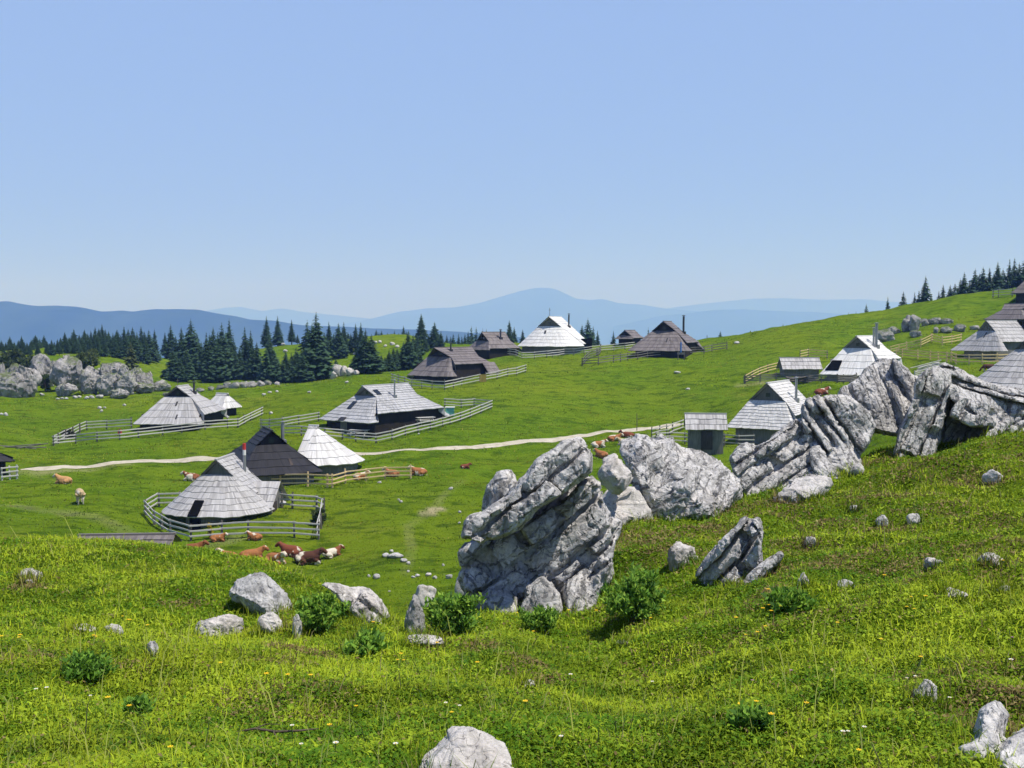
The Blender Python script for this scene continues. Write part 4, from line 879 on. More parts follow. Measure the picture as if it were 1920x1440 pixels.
bush(128, 822, 34, 18, 'dark heap of shrub inside the outcrop hut fence', [(0.02, 0.025, 0.012), (0.03, 0.04, 0.015)], .25, 700, 9)
GP = [(0.11, 0.24, 0.022), (0.17, 0.33, 0.035), (0.27, 0.43, 0.05), (0.07, 0.17, 0.02)]
bush(1188, 1165, 128, 84, 'large leafy green plant against the right foot of the tilted rock', GP, .06, 6000, 21, 'leafy_plant', cat='plant', k=26)
bush(846, 1192, 100, 72, 'bright leafy plant at the left foot of the tilted rock', GP, .06, 4600, 22, 'leafy_plant', cat='plant', k=22)
bush(600, 1185, 84, 62, 'leafy plant between the round boulder and the crumbling rock', GP, .055, 4000, 23, 'leafy_plant', cat='plant', k=20)
bush(163, 1272, 84, 36, 'dark green thistle like plant in the left foreground grass', GP[:2] + GP[3:], .042, 2400, 24, 'leafy_plant', cat='plant', k=14)
bush(262, 1345, 52, 26, 'small dark leafy plant low in the left foreground', GP[:2] + GP[3:], .035, 1200, 25, 'leafy_plant', cat='plant', k=9)
bush(1010, 1188, 62, 45, 'small leafy plant in front of the tilted rock', GP, .05, 2200, 26, 'leafy_plant', cat='plant', k=12)
bush(690, 1225, 62, 20, 'low broad leaves under the crumbling rock', GP, .07, 1100, 27, 'leafy_plant', cat='plant', k=9)
bush(1498, 905, 44, 34, 'small green plant between the striped rock and the low boulder', GP, .09, 1000, 28, 'leafy_plant', cat='plant', k=9)
bush(1480, 1138, 84, 15, 'low plants with yellow flowers right of the leaning slab', GP, .07, 1800, 29, 'leafy_plant', cat='plant', k=12)
bush(1408, 1362, 60, 12, 'low clover like plant in the right foreground', GP, .05, 1200, 30, 'leafy_plant', cat='plant', k=9)

# ------------------------------------------------------------------ rocks
def facet(V, Nn, seed, cell, k=.8, tilt=.35, an=None, jit=0.0):
    """break the surface into flat fracture faces: every point is pulled towards the plane of its nearest cell"""
    g = np.random.default_rng(seed); n = max(12, min(520, int(len(V) * 0 + (np.ptp(V, 0)[0] + .2) * (np.ptp(V, 0)[2] + .2) * 3.2 / cell ** 2)))
    ix = g.choice(len(V), min(n, len(V)), replace=False); C = V[ix] + g.normal(size=(len(ix), 3)) * cell * .1
    A = np.eye(3)
    if an is not None:
        m = np.array(an, float); m /= np.linalg.norm(m); A = A + np.outer(m, m) * 1.3       # cells flattened across the bedding
    CA = C @ A; VA = (V + .10 * cell * np.stack([fbm(V * 2.2 / cell * .4, 3, seed + q) for q in range(3)], -1)) @ A
    best = np.empty(len(V), int)
    for s0 in range(0, len(V), 20000):
        d = ((VA[s0:s0 + 20000, None] - CA[None]) ** 2).sum(-1); best[s0:s0 + 20000] = d.argmin(1)
    cnt = np.bincount(best, minlength=len(C))[:, None] + 1e-9
    cn = np.stack([np.bincount(best, Nn[:, q], len(C)) for q in range(3)], -1); cn /= np.linalg.norm(cn, axis=1)[:, None] + 1e-9
    cc = np.stack([np.bincount(best, V[:, q], len(C)) for q in range(3)], -1) / cnt
    cn = cn + g.normal(size=cn.shape) * tilt; cn /= np.linalg.norm(cn, axis=1)[:, None]
    h = ((V - cc[best]) * cn[best]).sum(1); off = (g.uniform(-1, 1, len(C)) * jit)[best]
    return V + cn[best] * (off - h * k)[:, None]
def rock_disp(V, Nn, seed, bed=None, amp=.05, sc=1.0, cell=None):
    """fractured limestone relief: V in metres"""
    an = None if bed is None else bed[0]
    V0 = V
    if cell is None: cell = .30 * sc
    if cell > 0: V = facet(V, Nn, seed, cell * 2.3, .70, .09, an, cell * .07)
    if cell > 0: V = facet(V, Nn, seed + 1, cell * .8, .42, .13, an, cell * .03)
    W = V0 / sc; d = 0
    if bed is not None:
        n, sp, j, jsp, depth, blk = bed
        n = np.array(n, float); n /= np.linalg.norm(n); j = np.array(j, float); j -= n * (j @ n); j /= np.linalg.norm(j); m = np.cross(n, j)
        wr = fbm(V0 * 1.1, 3, seed + 3)
        s = (V0 @ n + .10 * wr * sp / .3) / sp; s = s + .28 * np.sin(np.floor(s) * 2.1); lay = np.floor(s); fr = s - lay
        h1 = hash1(lay, seed); q = (V0 @ j + .10 * fbm(V0 * 1.3, 3, seed + 5) + h1 * 3) / (jsp * (.6 + .8 * hash1(lay, seed + 1))); cj = np.floor(q); fq = q - cj
        r = (V0 @ m + h1 * 2.3 + .12 * fbm(V0 * 1.2, 2, seed + 6)) / (jsp * 1.3); cr = np.floor(r)
        e1 = np.minimum(fr, 1 - fr) * sp; e2 = np.minimum(fq, 1 - fq) * jsp
        wv = np.clip(.35 + 1.1 * fbm(V0 * .9, 2, seed + 8), 0, 1.3)
        g = (1 - sst(.0, .03, e1)) * depth * (0.15 + 1.0 * hash1(lay + (fr > .5), seed + 4)) + (1 - sst(0, .022, e2)) * depth * .9 * hash2(lay, cj + (fq > .5), seed + 2)
        off = (hash2(lay * 7 + cr, cj, seed + 7) - .5) * blk
        d = d - g * wv + off
    rg = 1 - np.abs(fbm(W * 2.6, 4, seed + 30)); d = d + amp * .40 * (rg - .7)
    pit = fbm(W * 6.5, 4, seed + 40, .6); d = d + amp * .20 * pit - amp * .35 * sst(.35, .8, pit)
    kar = 1 - np.abs(fbm(W * np.array([5.5, 5.5, 1.4]), 3, seed + 60)); d = d - amp * .6 * sst(.9, 1.0, kar)
    return V + Nn * np.asarray(d)[:, None]
def vnorm(me):
    a = np.empty(len(me.vertices) * 3, np.float32); me.vertex_normals.foreach_get('vector', a); return a.reshape(-1, 3).astype(float)
def vco(me):
    a = np.empty(len(me.vertices) * 3, np.float32); me.vertices.foreach_get('co', a); return a.reshape(-1, 3).astype(float)
def remesh(V, F, voxel, smooth=0):
    me = bpy.data.meshes.new('tmp'); me.from_pydata([tuple(v) for v in V], [], F); me.update()
    bm = bmesh.new(); bm.from_mesh(me); bmesh.ops.recalc_face_normals(bm, faces=bm.faces[:]); bm.to_mesh(me); bm.free()
    o = bpy.data.objects.new('tmp', me); COL.objects.link(o)
    md = o.modifiers.new('r', 'REMESH'); md.mode = 'VOXEL'; md.voxel_size = voxel; md.adaptivity = 0
    if smooth:
        m2 = o.modifiers.new('s', 'SMOOTH'); m2.iterations = smooth; m2.factor = .5
    dg = bpy.context.evaluated_depsgraph_get(); out = bpy.data.meshes.new_from_object(o.evaluated_get(dg))
    bpy.data.objects.remove(o); bpy.data.meshes.remove(me); return out
def block(poly, Y, th, lean=(0, 0), bulge=.15, shrink=.8, front=.96, rot=None):
    """a boulder-like block: outline in photo points, own distance, lean (metres of depth per metre right / per metre up) and thickness"""
    q = np.array(poly, float); c = q.mean(0); m = Y / FPX
    dep = lambda p: Y + (p[:, 0] - c[0]) * m * lean[0] - (p[:, 1] - c[1]) * m * lean[1]
    ring = lambda k, dy: np.array([pt(x, y, d) for (x, y), d in zip(c + (q - c) * k, dep(q) + dy)])
    n = len(q); f, mid, bk = ring(front, 0), ring(1.0, th * .22), ring(shrink, th)
    V = list(f) + list(mid) + list(bk) + [f.mean(0) - [0, bulge, 0], bk.mean(0) + [0, bulge, 0]]; F = []
    for k in range(n):
        r = (k + 1) % n; F += [(3 * n, k, r), (k, n + k, n + r, r), (n + k, 2 * n + k, 2 * n + r, n + r), (3 * n + 1, 2 * n + r, 2 * n + k)]
    return V, F
def clip_half(P, n, d):
    """keep the part of polygon P where P.n >= d"""
    o = []
    for i in range(len(P)):
        a, b = P[i], P[(i + 1) % len(P)]; fa, fb = a @ n - d, b @ n - d
        if fa >= 0: o.append(a)
        if fa * fb < 0: o.append(a + (b - a) * fa / (fa - fb))
    return np.array(o) if len(o) > 2 else None
def strata(poly, Y, th, ang, sp, jsp, gap=.045, lean=(.1, .35), seed=0, jut=.12, core=True, bulge=.05, jang=20):
    gap *= 1.0; jsp *= 1.2
    """bedded limestone: the outline is split along the bedding (ang degrees up to the right) and across it into separate blocks"""
    rr = random.Random(seed); P = np.array(poly, float); m = Y / FPX; c = P.mean(0); a = math.radians(ang); out = []
    if core: out.append(dict(poly=c + (P - c) * .96, Y=Y + .24, th=th, lean=lean, bulge=.0, front=.97, shrink=.8))
    u = np.array([math.cos(a), -math.sin(a)]); v = np.array([-math.sin(a), -math.cos(a)]); pv = P @ v * m; lo = pv.min()
    while lo < pv.max() - .02:
        hi = lo + sp * rr.choice((.45, .7, 1.0, 1.3, 1.7)); L = clip_half(P, v, lo / m); L = clip_half(L, -v, -(hi - gap * rr.uniform(.5, 1.3)) / m) if L is not None else None
        push = rr.uniform(-jut, jut); jl = rr.uniform(.6, 1.5) * jsp
        if L is not None:
            pu = L @ u * m; l2 = pu.min() - rr.uniform(0, .8) * jl
            while l2 < pu.max():
                h2 = l2 + jl * rr.choice((.4, .7, 1.0, 1.5, 2.2)); t = math.radians(rr.uniform(-jang, jang)); w = u * math.cos(t) + v * math.sin(t)
                K = clip_half(L, w, (l2 + (c @ (w - u)) * m) / m); K = clip_half(K, -w, -(h2 - gap * rr.uniform(.2, .75) + (c @ (w - u)) * m) / m) if K is not None else None
                if K is not None and np.ptp(K @ u) * m > .05 and np.ptp(K @ v) * m > .05:
                    kc = K.mean(0) - c; y = Y + kc[0] * m * lean[0] - kc[1] * m * lean[1] + push + rr.uniform(-.35, .35) * jut
                    out.append(dict(poly=K, Y=y, th=th * rr.uniform(.6, 1), lean=(lean[0] + rr.uniform(-.28, .28), lean[1] + rr.uniform(-.28, .28)), bulge=bulge * rr.uniform(.2, 1.4), front=.9, shrink=.85))
                l2 = h2
        lo = hi
    return out
def big_rock(label, blocks, bed, seed, voxel=.03, amp=.05, mat=None, sc=1.0, smooth=0, bedang=None):
    V, F = [], []; flat = []
    for b in blocks: flat += b if isinstance(b, list) else [b]
    for b in flat:
        v, f = block(**b); o = len(V); V += [np.array(q) for q in v]; F += [tuple(i + o for i in fa) for fa in f]
    org = np.mean(V, 0); org[2] = min(q[2] for q in V)
    me = remesh([q - org for q in V], F, voxel, smooth)
    me.name = 'limestone_rock'
    v0 = vco(me) + org; nn = vnorm(me)
    if bed is None:
        v0 = v0 + np.stack([fbm(v0 * 1.7 / sc, 3, seed + 72 + q) for q in range(3)], -1) * .055 * sc + np.stack([fbm(v0 * 6.0 / sc, 3, seed + 82 + q) for q in range(3)], -1) * .010 * sc
        v0 = facet(v0, nn, seed + 70, .16 * sc, .35, .06, None, .0)
    v = rock_disp(v0, nn, seed, bed, amp * (1.5 if bed is None else 1), sc, None if bed is not None else .0) - org
    me.vertices.foreach_set('co', v.astype(np.float32).ravel()); me.update(); me.materials.clear()
    if bedang is not None:
        a = math.radians(bedang); vattr(me, 'bed', v @ np.array([-math.sin(a), -.25, math.cos(a)]) + 50.0); vattr(me, 'joint', v @ np.array([math.cos(a), .35, math.sin(a)]))
    me.polygons.foreach_set('use_smooth', np.ones(len(me.polygons), bool))
    o = link('limestone_rock', me, mat or ROCK, None, org); return tag(o, label, 'rock', 'limestone rocks of the foreground')
D = dict
big_rock('largest tilted limestone block with stepped slabs and a dark crevice', [
    D(poly=[(880, 1150), (872, 1030), (900, 985), (960, 935), (1010, 885), (1075, 850), (1100, 885), (1125, 920), (1140, 990), (1135, 1100), (1090, 1170), (930, 1170)], Y=14.15, th=.8, lean=(0, .3), bulge=0, front=.95),
    strata([(868, 1012), (880, 975), (905, 965), (952, 930), (1000, 868), (1035, 846), (1058, 822), (1088, 816), (1103, 848), (1108, 884), (1055, 924), (1012, 952), (985, 985), (955, 1008), (905, 1018)], 12.9, 1.0, 39, .62, .50, .05, (.2, .3), 2, .07),
    D(poly=[(905, 968), (910, 918), (928, 884), (957, 876), (972, 902), (960, 935)], Y=13.7, th=.7, lean=(-.3, .3), front=.85),
    strata([(866, 1085), (864, 1030), (882, 1012), (960, 1005), (1040, 945), (1112, 892), (1128, 905), (1138, 945), (1150, 985), (1150, 1060), (1126, 1110), (1118, 1150), (1060, 1182), (960, 1185), (900, 1160), (878, 1120)], 13.45, 1.2, 39, .24, .38, .045, (-.1, .3), 5, .10),
    strata([(1128, 935), (1152, 970), (1172, 978), (1166, 1000), (1152, 1040), (1152, 1085), (1122, 1120), (1118, 1000)], 13.8, .7, 60, .16, .22, .03, (.4, .3), 6, .06),
    D(poly=[(885, 1188), (900, 1115), (935, 1098), (968, 1120), (970, 1185)], Y=13.1, th=.6, lean=(-.3, .5), front=.85, bulge=.1),
    D(poly=[(972, 1190), (985, 1095), (1020, 1078), (1046, 1110), (1045, 1190)], Y=13.0, th=.6, lean=(-.4, .5), front=.85, bulge=.1),
    D(poly=[(1048, 1190), (1055, 1090), (1088, 1075), (1116, 1105), (1112, 1170), (1085, 1192)], Y=13.05, th=.6, lean=(.2, .5), front=.85, bulge=.1),
], None, 3, .0150, .030, bedang=39)
big_rock('rounded pale limestone boulder right of the largest tilted block', [
    D(poly=[(1166, 850), (1172, 820), (1190, 810), (1206, 815), (1222, 830), (1245, 838), (1262, 828), (1278, 845), (1318, 844), (1345, 862), (1372, 886), (1394, 915), (1380, 938), (1356, 960), (1345, 995), (1290, 1010), (1240, 1000), (1200, 945), (1180, 895)], Y=18.6, th=1.6, lean=(.2, .6), bulge=.32, front=.84),
    D(poly=[(1290, 935), (1340, 905), (1375, 900), (1394, 915), (1375, 945), (1340, 975), (1300, 985)], Y=18.2, th=.8, lean=(.3, .6), bulge=.1, front=.8),
    D(poly=[(1172, 860), (1180, 822), (1204, 818), (1215, 850), (1225, 920), (1205, 935)], Y=18.35, th=.8, lean=(-.2, .4), bulge=.06, front=.8)],
    ((-.5, -.3, .8), .6, (.8, .2, .5), .9, .07, .04), 9, .024, .06, bedang=30)
big_rock('small brownish boulder wedged between the tilted block and the rounded boulder', [
    D(poly=[(1125, 890), (1132, 862), (1152, 852), (1172, 868), (1184, 895), (1176, 922), (1142, 924)], Y=17.4, th=.6, lean=(.2, .4), bulge=.2, front=.8),
    D(poly=[(1120, 930), (1145, 908), (1190, 905), (1222, 960), (1218, 1020), (1125, 1020)], Y=17.9, th=.6, lean=(.2, .5), bulge=.1, front=.85)], ((-.5, -.3, .8), .5, (.8, .2, .5), .9, .02, .02), 12, .024, .03, ROCK_PALE)
big_rock('striped limestone slab climbing to the jagged crag beside the grey hut', [
    strata([(1366, 862), (1385, 836), (1402, 826), (1412, 836), (1440, 826), (1470, 800), (1500, 785), (1518, 790), (1525, 830), (1528, 900), (1480, 935), (1400, 940), (1385, 900)], 21.0, 1.1, 36, .30, .38, .045, (.3, .5), 8, .10)], None, 15, .019, .035, bedang=36)
big_rock('jagged upright limestone crag in front of the white hut', [
    strata([(1504, 790), (1505, 760), (1520, 745), (1535, 742), (1560, 740), (1590, 742), (1612, 755), (1635, 772), (1645, 795), (1632, 830), (1612, 858), (1622, 895), (1600, 903), (1560, 905), (1530, 905), (1515, 845)], 21.5, 1.3, -56, .42, .85, .06, (.25, .5), 9, .14, True, .10),
    D(poly=[(1545, 895), (1550, 835), (1580, 825), (1605, 850), (1618, 897), (1590, 907)], Y=21.3, th=.6, lean=(.2, .4), front=.85)], None, 18, .020, .045, bedang=-56)
big_rock('tall humped limestone crag rising behind the jagged one', [
    strata([(1572, 742), (1582, 722), (1605, 712), (1625, 690), (1650, 674), (1672, 672), (1700, 690), (1725, 712), (1730, 735), (1718, 775), (1708, 805), (1680, 818), (1640, 810), (1600, 790)], 24.0, 1.6, -66, .75, 1.6, .07, (.25, .5), 14, .16, True, .16)], None, 22, .022, .05, bedang=-66)
big_rock('stacked slabby limestone outcrop with a dark overhang near the right edge', [
    strata([(1676, 862), (1690, 800), (1712, 740), (1722, 712), (1740, 690), (1758, 690), (1782, 708), (1778, 760), (1752, 855), (1700, 872)], 22.5, 1.5, 68, .33, .75, .05, (.45, .10), 16, .12),
    strata([(1740, 690), (1770, 684), (1800, 694), (1840, 715), (1880, 722), (1925, 728), (1965, 745), (1965, 790), (1880, 770), (1820, 768), (1782, 745)], 23.2, 1.6, -14, .26, .7, .05, (.1, .7), 17, .12),
    strata([(1782, 778), (1800, 742), (1850, 750), (1880, 775), (1870, 800), (1820, 802)], 22.6, 1.2, 64, .4, .5, .05, (.2, .5), 18, .10),
    strata([(1850, 842), (1852, 775), (1880, 768), (1930, 775), (1975, 780), (1975, 830), (1925, 828), (1890, 842)], 22.7, 1.2, 42, .36, .5, .06, (.1, .6), 19, .12),
    D(poly=[(1735, 855), (1765, 705), (1800, 715), (1900, 760), (1890, 830)], Y=24.0, th=.6, lean=(0, .3), bulge=0),
    D(poly=[(1760, 850), (1778, 780), (1860, 780), (1870, 842)], Y=23.7, th=.8, lean=(0, -.3), bulge=.0)], None, 26, .020, .038, bedang=66)
big_rock('low smooth grey boulder in the grass below the striped slab', [
    D(poly=[(1448, 935), (1468, 912), (1496, 892), (1520, 888), (1548, 892), (1560, 912), (1535, 940), (1500, 962), (1470, 962)], Y=18.0, th=.7, lean=(.2, .7), bulge=.12, front=.82)], ((.5, -.3, .8), .5, (.8, .2, -.5), .6, .04, .03), 31, .02, .035)
big_rock('dark leaning limestone wedge in the grass bank', [
    strata([(1308, 1088), (1330, 1045), (1362, 1005), (1395, 970), (1420, 972), (1432, 1000), (1425, 1040), (1415, 1080), (1380, 1140), (1350, 1150), (1325, 1110)], 12.6, .7, 52, .26, .5, .035, (-.45, .15), 24, .07)], None, 34, .012, .025, bedang=52)
big_rock('flat leaning grey slab at the right of the dark wedge', [
    strata([(1350, 1140), (1372, 1110), (1420, 1066), (1462, 1036), (1472, 1042), (1460, 1060), (1415, 1105), (1380, 1150)], 12.3, .4, 44, .22, .7, .02, (-.2, .5), 25, .03)], None, 37, .014, .02, bedang=44)
_yl = ground_at(1890, 1436).y
big_rock('pale limestone ledge with a dark crack in the bottom right corner', [
    D(poly=[(1845, 1440), (1858, 1404), (1890, 1381), (1935, 1346), (1990, 1328), (2010, 1500), (1860, 1500)], Y=_yl - .02, th=.7, lean=(.1, .6), bulge=.05, front=.93),
    D(poly=[(1856, 1434), (1872, 1414), (1905, 1400), (1945, 1392), (1960, 1430), (1900, 1452)], Y=_yl - .12, th=.4, lean=(.1, .75), bulge=.02, front=.9),
    D(poly=[(1778, 1408), (1825, 1376), (1838, 1330), (1868, 1312), (1892, 1335), (1884, 1385), (1850, 1425), (1800, 1430)], Y=_yl + .10, th=.5, lean=(.1, .6), bulge=.04, front=.88)],
    None, 40, .009, .015, None, .5)
big_rock('pale rounded rock cut off by the bottom edge', [
    D(poly=[(755, 1450), (790, 1414), (822, 1403), (838, 1386), (858, 1375), (905, 1384), (945, 1396), (962, 1425), (974, 1465), (900, 1520), (800, 1510)], Y=4.5, th=.45, lean=(.1, .6), bulge=.06, front=.84)], ((.5, -.3, .8), .22, (.8, .2, -.5), .3, .015, .012), 43, .007, .014, ROCK_PALE, .45)
big_rock('round grey boulder with dark lichen left of centre', [
    D(poly=[(418, 1112), (438, 1095), (462, 1078), (488, 1072), (510, 1082), (532, 1106), (548, 1136), (552, 1150), (540, 1178), (505, 1180), (478, 1165), (465, 1140), (440, 1128)], Y=12.4, th=.75, lean=(.0, .5), bulge=.16, front=.82)], ((.5, -.3, .8), .4, (.8, .2, -.5), .5, .03, .02), 46, .013, .025, ROCK_LICHEN, .6)
big_rock('crumbling pale rock with earthy holes left of centre', [
    strata([(602, 1095), (640, 1100), (690, 1108), (720, 1130), (735, 1170), (732, 1205), (705, 1212), (690, 1180), (660, 1150), (640, 1130)], 11.9, .7, -35, .2, .3, .035, (.1, .5), 29, .06),
    D(poly=[(646, 1212), (648, 1180), (672, 1178), (685, 1195), (680, 1215)], Y=11.4, th=.3, lean=(.1, .5)), D(poly=[(680, 1170), (700, 1150), (725, 1180), (712, 1210), (690, 1205)], Y=11.6, th=.4, lean=(.1, .5))],
    None, 49, .014, .035, ROCK_PALE, .6, bedang=-35)

_ico = {}
def ico(k):
    if k not in _ico:
        bm = bmesh.new(); bmesh.ops.create_icosphere(bm, subdivisions=k, radius=1.0); bm.verts.ensure_lookup_table()
        _ico[k] = (np.array([v.co[:] for v in bm.verts]), np.array([[v.index for v in f.verts] for f in bm.faces])); bm.free()
    return _ico[k]
def boulder_mesh(seed, size, sub=4, amp=.06, facets=11, name='boulder', sc=1.0, mat=None, bed=None, rug=.25):
    g = np.random.default_rng(seed); D0, F = ico(sub); D0 = D0 / np.linalg.norm(D0, axis=1)[:, None]
    Nf = g.normal(size=(facets, 3)); Nf /= np.linalg.norm(Nf, axis=1)[:, None]; dist = g.uniform(.62, 1.0, facets)
    c = np.clip(D0 @ Nf.T, 1e-3, None); rad = np.minimum(1.15, (dist / c).min(1)); rad = .82 * rad + .18
    rad = rad * (1 + rug * (.30 * fbm(D0 * 1.7 + seed, 3, seed) + .22 * (1 - 2 * np.abs(fbm(D0 * 3.4 - seed, 3, seed + 3)))))
    V = D0 * rad[:, None] * np.array(size); me = npmesh(name, V, [F], True)
    nn = vnorm(me); o = g.uniform(-50, 50, 3); v = rock_disp(V + o, nn, seed, bed, amp, sc, min(size) * .42) - o
    me.vertices.foreach_set('co', v.astype(np.float32).ravel()); me.update(); me.materials.append(mat or ROCK); return me
def boulder(px, py, wpx, hpx, label, group=None, mat=None, sub=4, deep=.75, seed=None, Y=None, name='boulder', amp=.12, facets=11, cat='rock', sink=.3):
    if Y is None: p = ground_at(px, py)
    else: x = float(ray(px, py)[0] * Y); p = Vector((x, Y, float(H(x, Y))))
    w, h = wpx / FPX * p.y / 2, hpx / FPX * p.y
    sd = seed if seed is not None else int(px * 7 + py); m = min(w, h)
    me = boulder_mesh(sd, (w, w * deep, h / (2 - sink) * 1.05), sub, amp * m, facets, name, m * 1.1, mat, None, .75 if mat is ROCK_FAR else .3)
    o = link(name, me, None, None, p + Vector((0, w * deep * .35, h / (2 - sink) * (1 - sink)))); return tag(o, label, cat, group)
G1 = 'rocks of the mossy outcrop on the left'
for px, by, w_, h_, Y, lab in [
    (14, 738, 62, 46, 158, 'broad layered grey rock at the left frame edge of the outcrop'), (52, 736, 44, 56, 159, 'upright cracked rock next to the layered one at the left edge'), (30, 712, 62, 44, 166, 'mossy topped boulder above the layered rocks at the left'),
    (72, 702, 46, 52, 172, 'tall pale boulder with a white peak on the outcrop'), (96, 690, 40, 36, 178, 'flat mossy boulder behind the white peaked one'), (120, 720, 58, 56, 166, 'biggest dark faced square boulder of the outcrop'),
    (122, 740, 42, 22, 160, 'low mossy rock in the grass under the square boulder'), (166, 738, 40, 42, 162, 'knobbly grey rock left of the pinnacles'), (160, 716, 22, 28, 165, 'small upright knob above the knobbly grey rock'), (193, 710, 26, 42, 170, 'slim pinnacle in the middle of the outcrop'),
    (212, 696, 46, 40, 178, 'crowning crag at the top of the outcrop'), (232, 692, 22, 36, 176, 'narrow tower at the right of the crowning crag'), (186, 672, 34, 14, 186, 'low whitish rocks left of the crowning crag'), (206, 736, 52, 42, 161, 'heaped round rock at the foot of the pinnacle'),
    (238, 738, 38, 42, 161, 'slanting ribbed rock right of the heaped rock'), (254, 728, 34, 40, 166, 'brown stained rock face at the right end of the outcrop'), (272, 732, 30, 34, 167, 'rounded rock beside the brown stained face'), (268, 740, 48, 18, 162, 'low row of broken rock at the right foot of the outcrop'),
    (300, 736, 40, 18, 166, 'outermost low rock right of the outcrop'), (222, 744, 34, 14, 158, 'pale slab sliding into the grass below the ribbed rock')]:
    boulder(px, by, w_ * .94, h_ * 1.04, lab, G1, ROCK_FAR, 5, .8, Y=Y, amp=.2, facets=9, sink=.2)
t = boulder(3, 680, 16, 42, 'pale splintered rock needle cut off at the left edge', G1, ROCK_FAR, 4, Y=168)
G2 = 'scattered rocks along the edge of the far meadow'
L2 = 'small grey rock in the broken row at the far edge of the meadow'
for px, by, w_, h_ in [(412, 730, 14, 9), (425, 727, 16, 11), (440, 728, 20, 13), (456, 727, 18, 12), (470, 726, 20, 10), (488, 724, 18, 9), (502, 722, 12, 8), (520, 722, 10, 6), (560, 716, 12, 7), (572, 715, 14, 8), (586, 713, 14, 7), (310, 742, 12, 7), (325, 740, 14, 7), (345, 738, 12, 6), (375, 734, 14, 7), (395, 732, 12, 7)]:
    boulder(px, by, w_, h_, L2, L2, ROCK_FAR, 3, seed=int(px))
L3 = 'white rock in the short heap below the spruces left of the brown hut'
for px, by, w_, h_ in [(602, 711, 16, 14), (617, 710, 22, 18), (632, 706, 20, 24), (645, 705, 16, 18), (657, 704, 18, 14), (668, 703, 12, 8), (626, 710, 14, 12)]: boulder(px, by, w_, h_, L3, L3, ROCK_PALE, 4, seed=int(px))
L4 = 'pale rock lying just left of the facetted brown hut'
for px, by, w_, h_ in [(722, 695, 14, 7), (732, 694, 10, 5), (750, 691, 14, 11), (763, 690, 14, 10)]: boulder(px, by, w_, h_, L4, L4, ROCK_PALE, 3, seed=int(px))
L5 = 'tiny white rock on the green knoll among the far spruces'
for px, by, w_, h_ in [(702, 645, 10, 6), (712, 643, 8, 5), (736, 647, 10, 6), (745, 652, 8, 5), (535, 660, 8, 5), (530, 648, 9, 5), (664, 665, 7, 4), (722, 650, 7, 4)]: boulder(px, by, w_, h_, L5, L5, ROCK_PALE, 3, seed=int(px))
for px, by, w_, h_, lab in [(1660, 640, 36, 22, 'low pale rock at the left end of the slope rock garden'), (1676, 626, 24, 14, 'small rock behind the low pale rock on the right slope'), (1702, 620, 22, 26, 'upright twin rock, the lower of two on the right slope'), (1716, 620, 22, 30, 'upright twin rock, the taller of two on the right slope'), (1735, 611, 14, 12, 'little rock right of the upright twins'), (1752, 608, 26, 12, 'flat rock in the upper row on the right slope'), (1778, 606, 26, 10, 'thin flat rock at the end of the upper row on the right slope'),
                          (1800, 622, 26, 14, 'whitish block rock below the upper row'), (1776, 624, 22, 12, 'middle rock under the flat ones on the right slope'), (1756, 624, 10, 10, 'lone knob of rock under the upper row'), (1828, 618, 18, 8, 'low rock just left of the dark grey roofed hut')]:
    boulder(px, by, w_, h_, lab, 'rocks on the slope behind the white hut', ROCK_FAR, 4, seed=int(px), amp=.14)
boulder(1716, 632, 22, 12, 'grassy rock below the upright twins', 'rocks on the slope behind the white hut', ROCK_FAR, 3)
L6 = 'small white stone in the pasture below the rocks of the outcrop'
for px, by, w_, h_ in [(162, 748, 9, 5), (172, 747, 10, 6), (186, 747, 14, 7), (108, 750, 8, 4), (116, 749, 8, 4), (124, 749, 7, 4), (140, 747, 9, 5), (148, 746, 9, 5), (187, 767, 8, 5), (196, 766, 6, 4), (190, 773, 6, 5), (10, 780, 9, 6), (233, 761, 7, 4), (2, 778, 6, 4), (78, 742, 9, 5)]: boulder(px, by, w_, h_, L6, L6, ROCK, 3, seed=int(px))
L7 = 'small white stone strewn in the hollow below the path'
for px, by, w_, h_ in [(742, 1046, 28, 9), (722, 1044, 14, 7), (734, 1036, 9, 5), (758, 1054, 14, 7), (707, 1085, 13, 9), (692, 1082, 6, 5), (766, 1058, 8, 5), (782, 1081, 9, 5), (775, 1084, 8, 4), (804, 1080, 11, 6), (815, 1085, 9, 5), (842, 1085, 14, 8), (751, 942, 7, 4), (747, 938, 6, 3), (711, 906, 8, 4), (862, 962, 6, 4), (861, 982, 5, 4), (831, 1061, 6, 4), (765, 1073, 6, 4), (730, 1110, 5, 3), (845, 918, 8, 5), (906, 942, 5, 4)]:
    boulder(px, by, w_, h_, L7, L7, ROCK, 3, seed=int(px))
boulder(793, 1112, 24, 14, 'dark pointed stone in the hollow beside the tilted block', None, ROCK, 4)
L8 = 'tiny pale stone on the slope above the path'
for px, by, w_, h_ in [(1270, 700, 14, 4), (1382, 645, 12, 5), (650, 718, 7, 4), (508, 776, 7, 4), (785, 815, 5, 3), (1290, 731, 8, 4), (580, 737, 7, 4), (505, 737, 8, 4), (495, 741, 8, 4), (519, 736, 6, 4)]: boulder(px, by, w_, h_, L8, L8, ROCK, 3, seed=int(px))
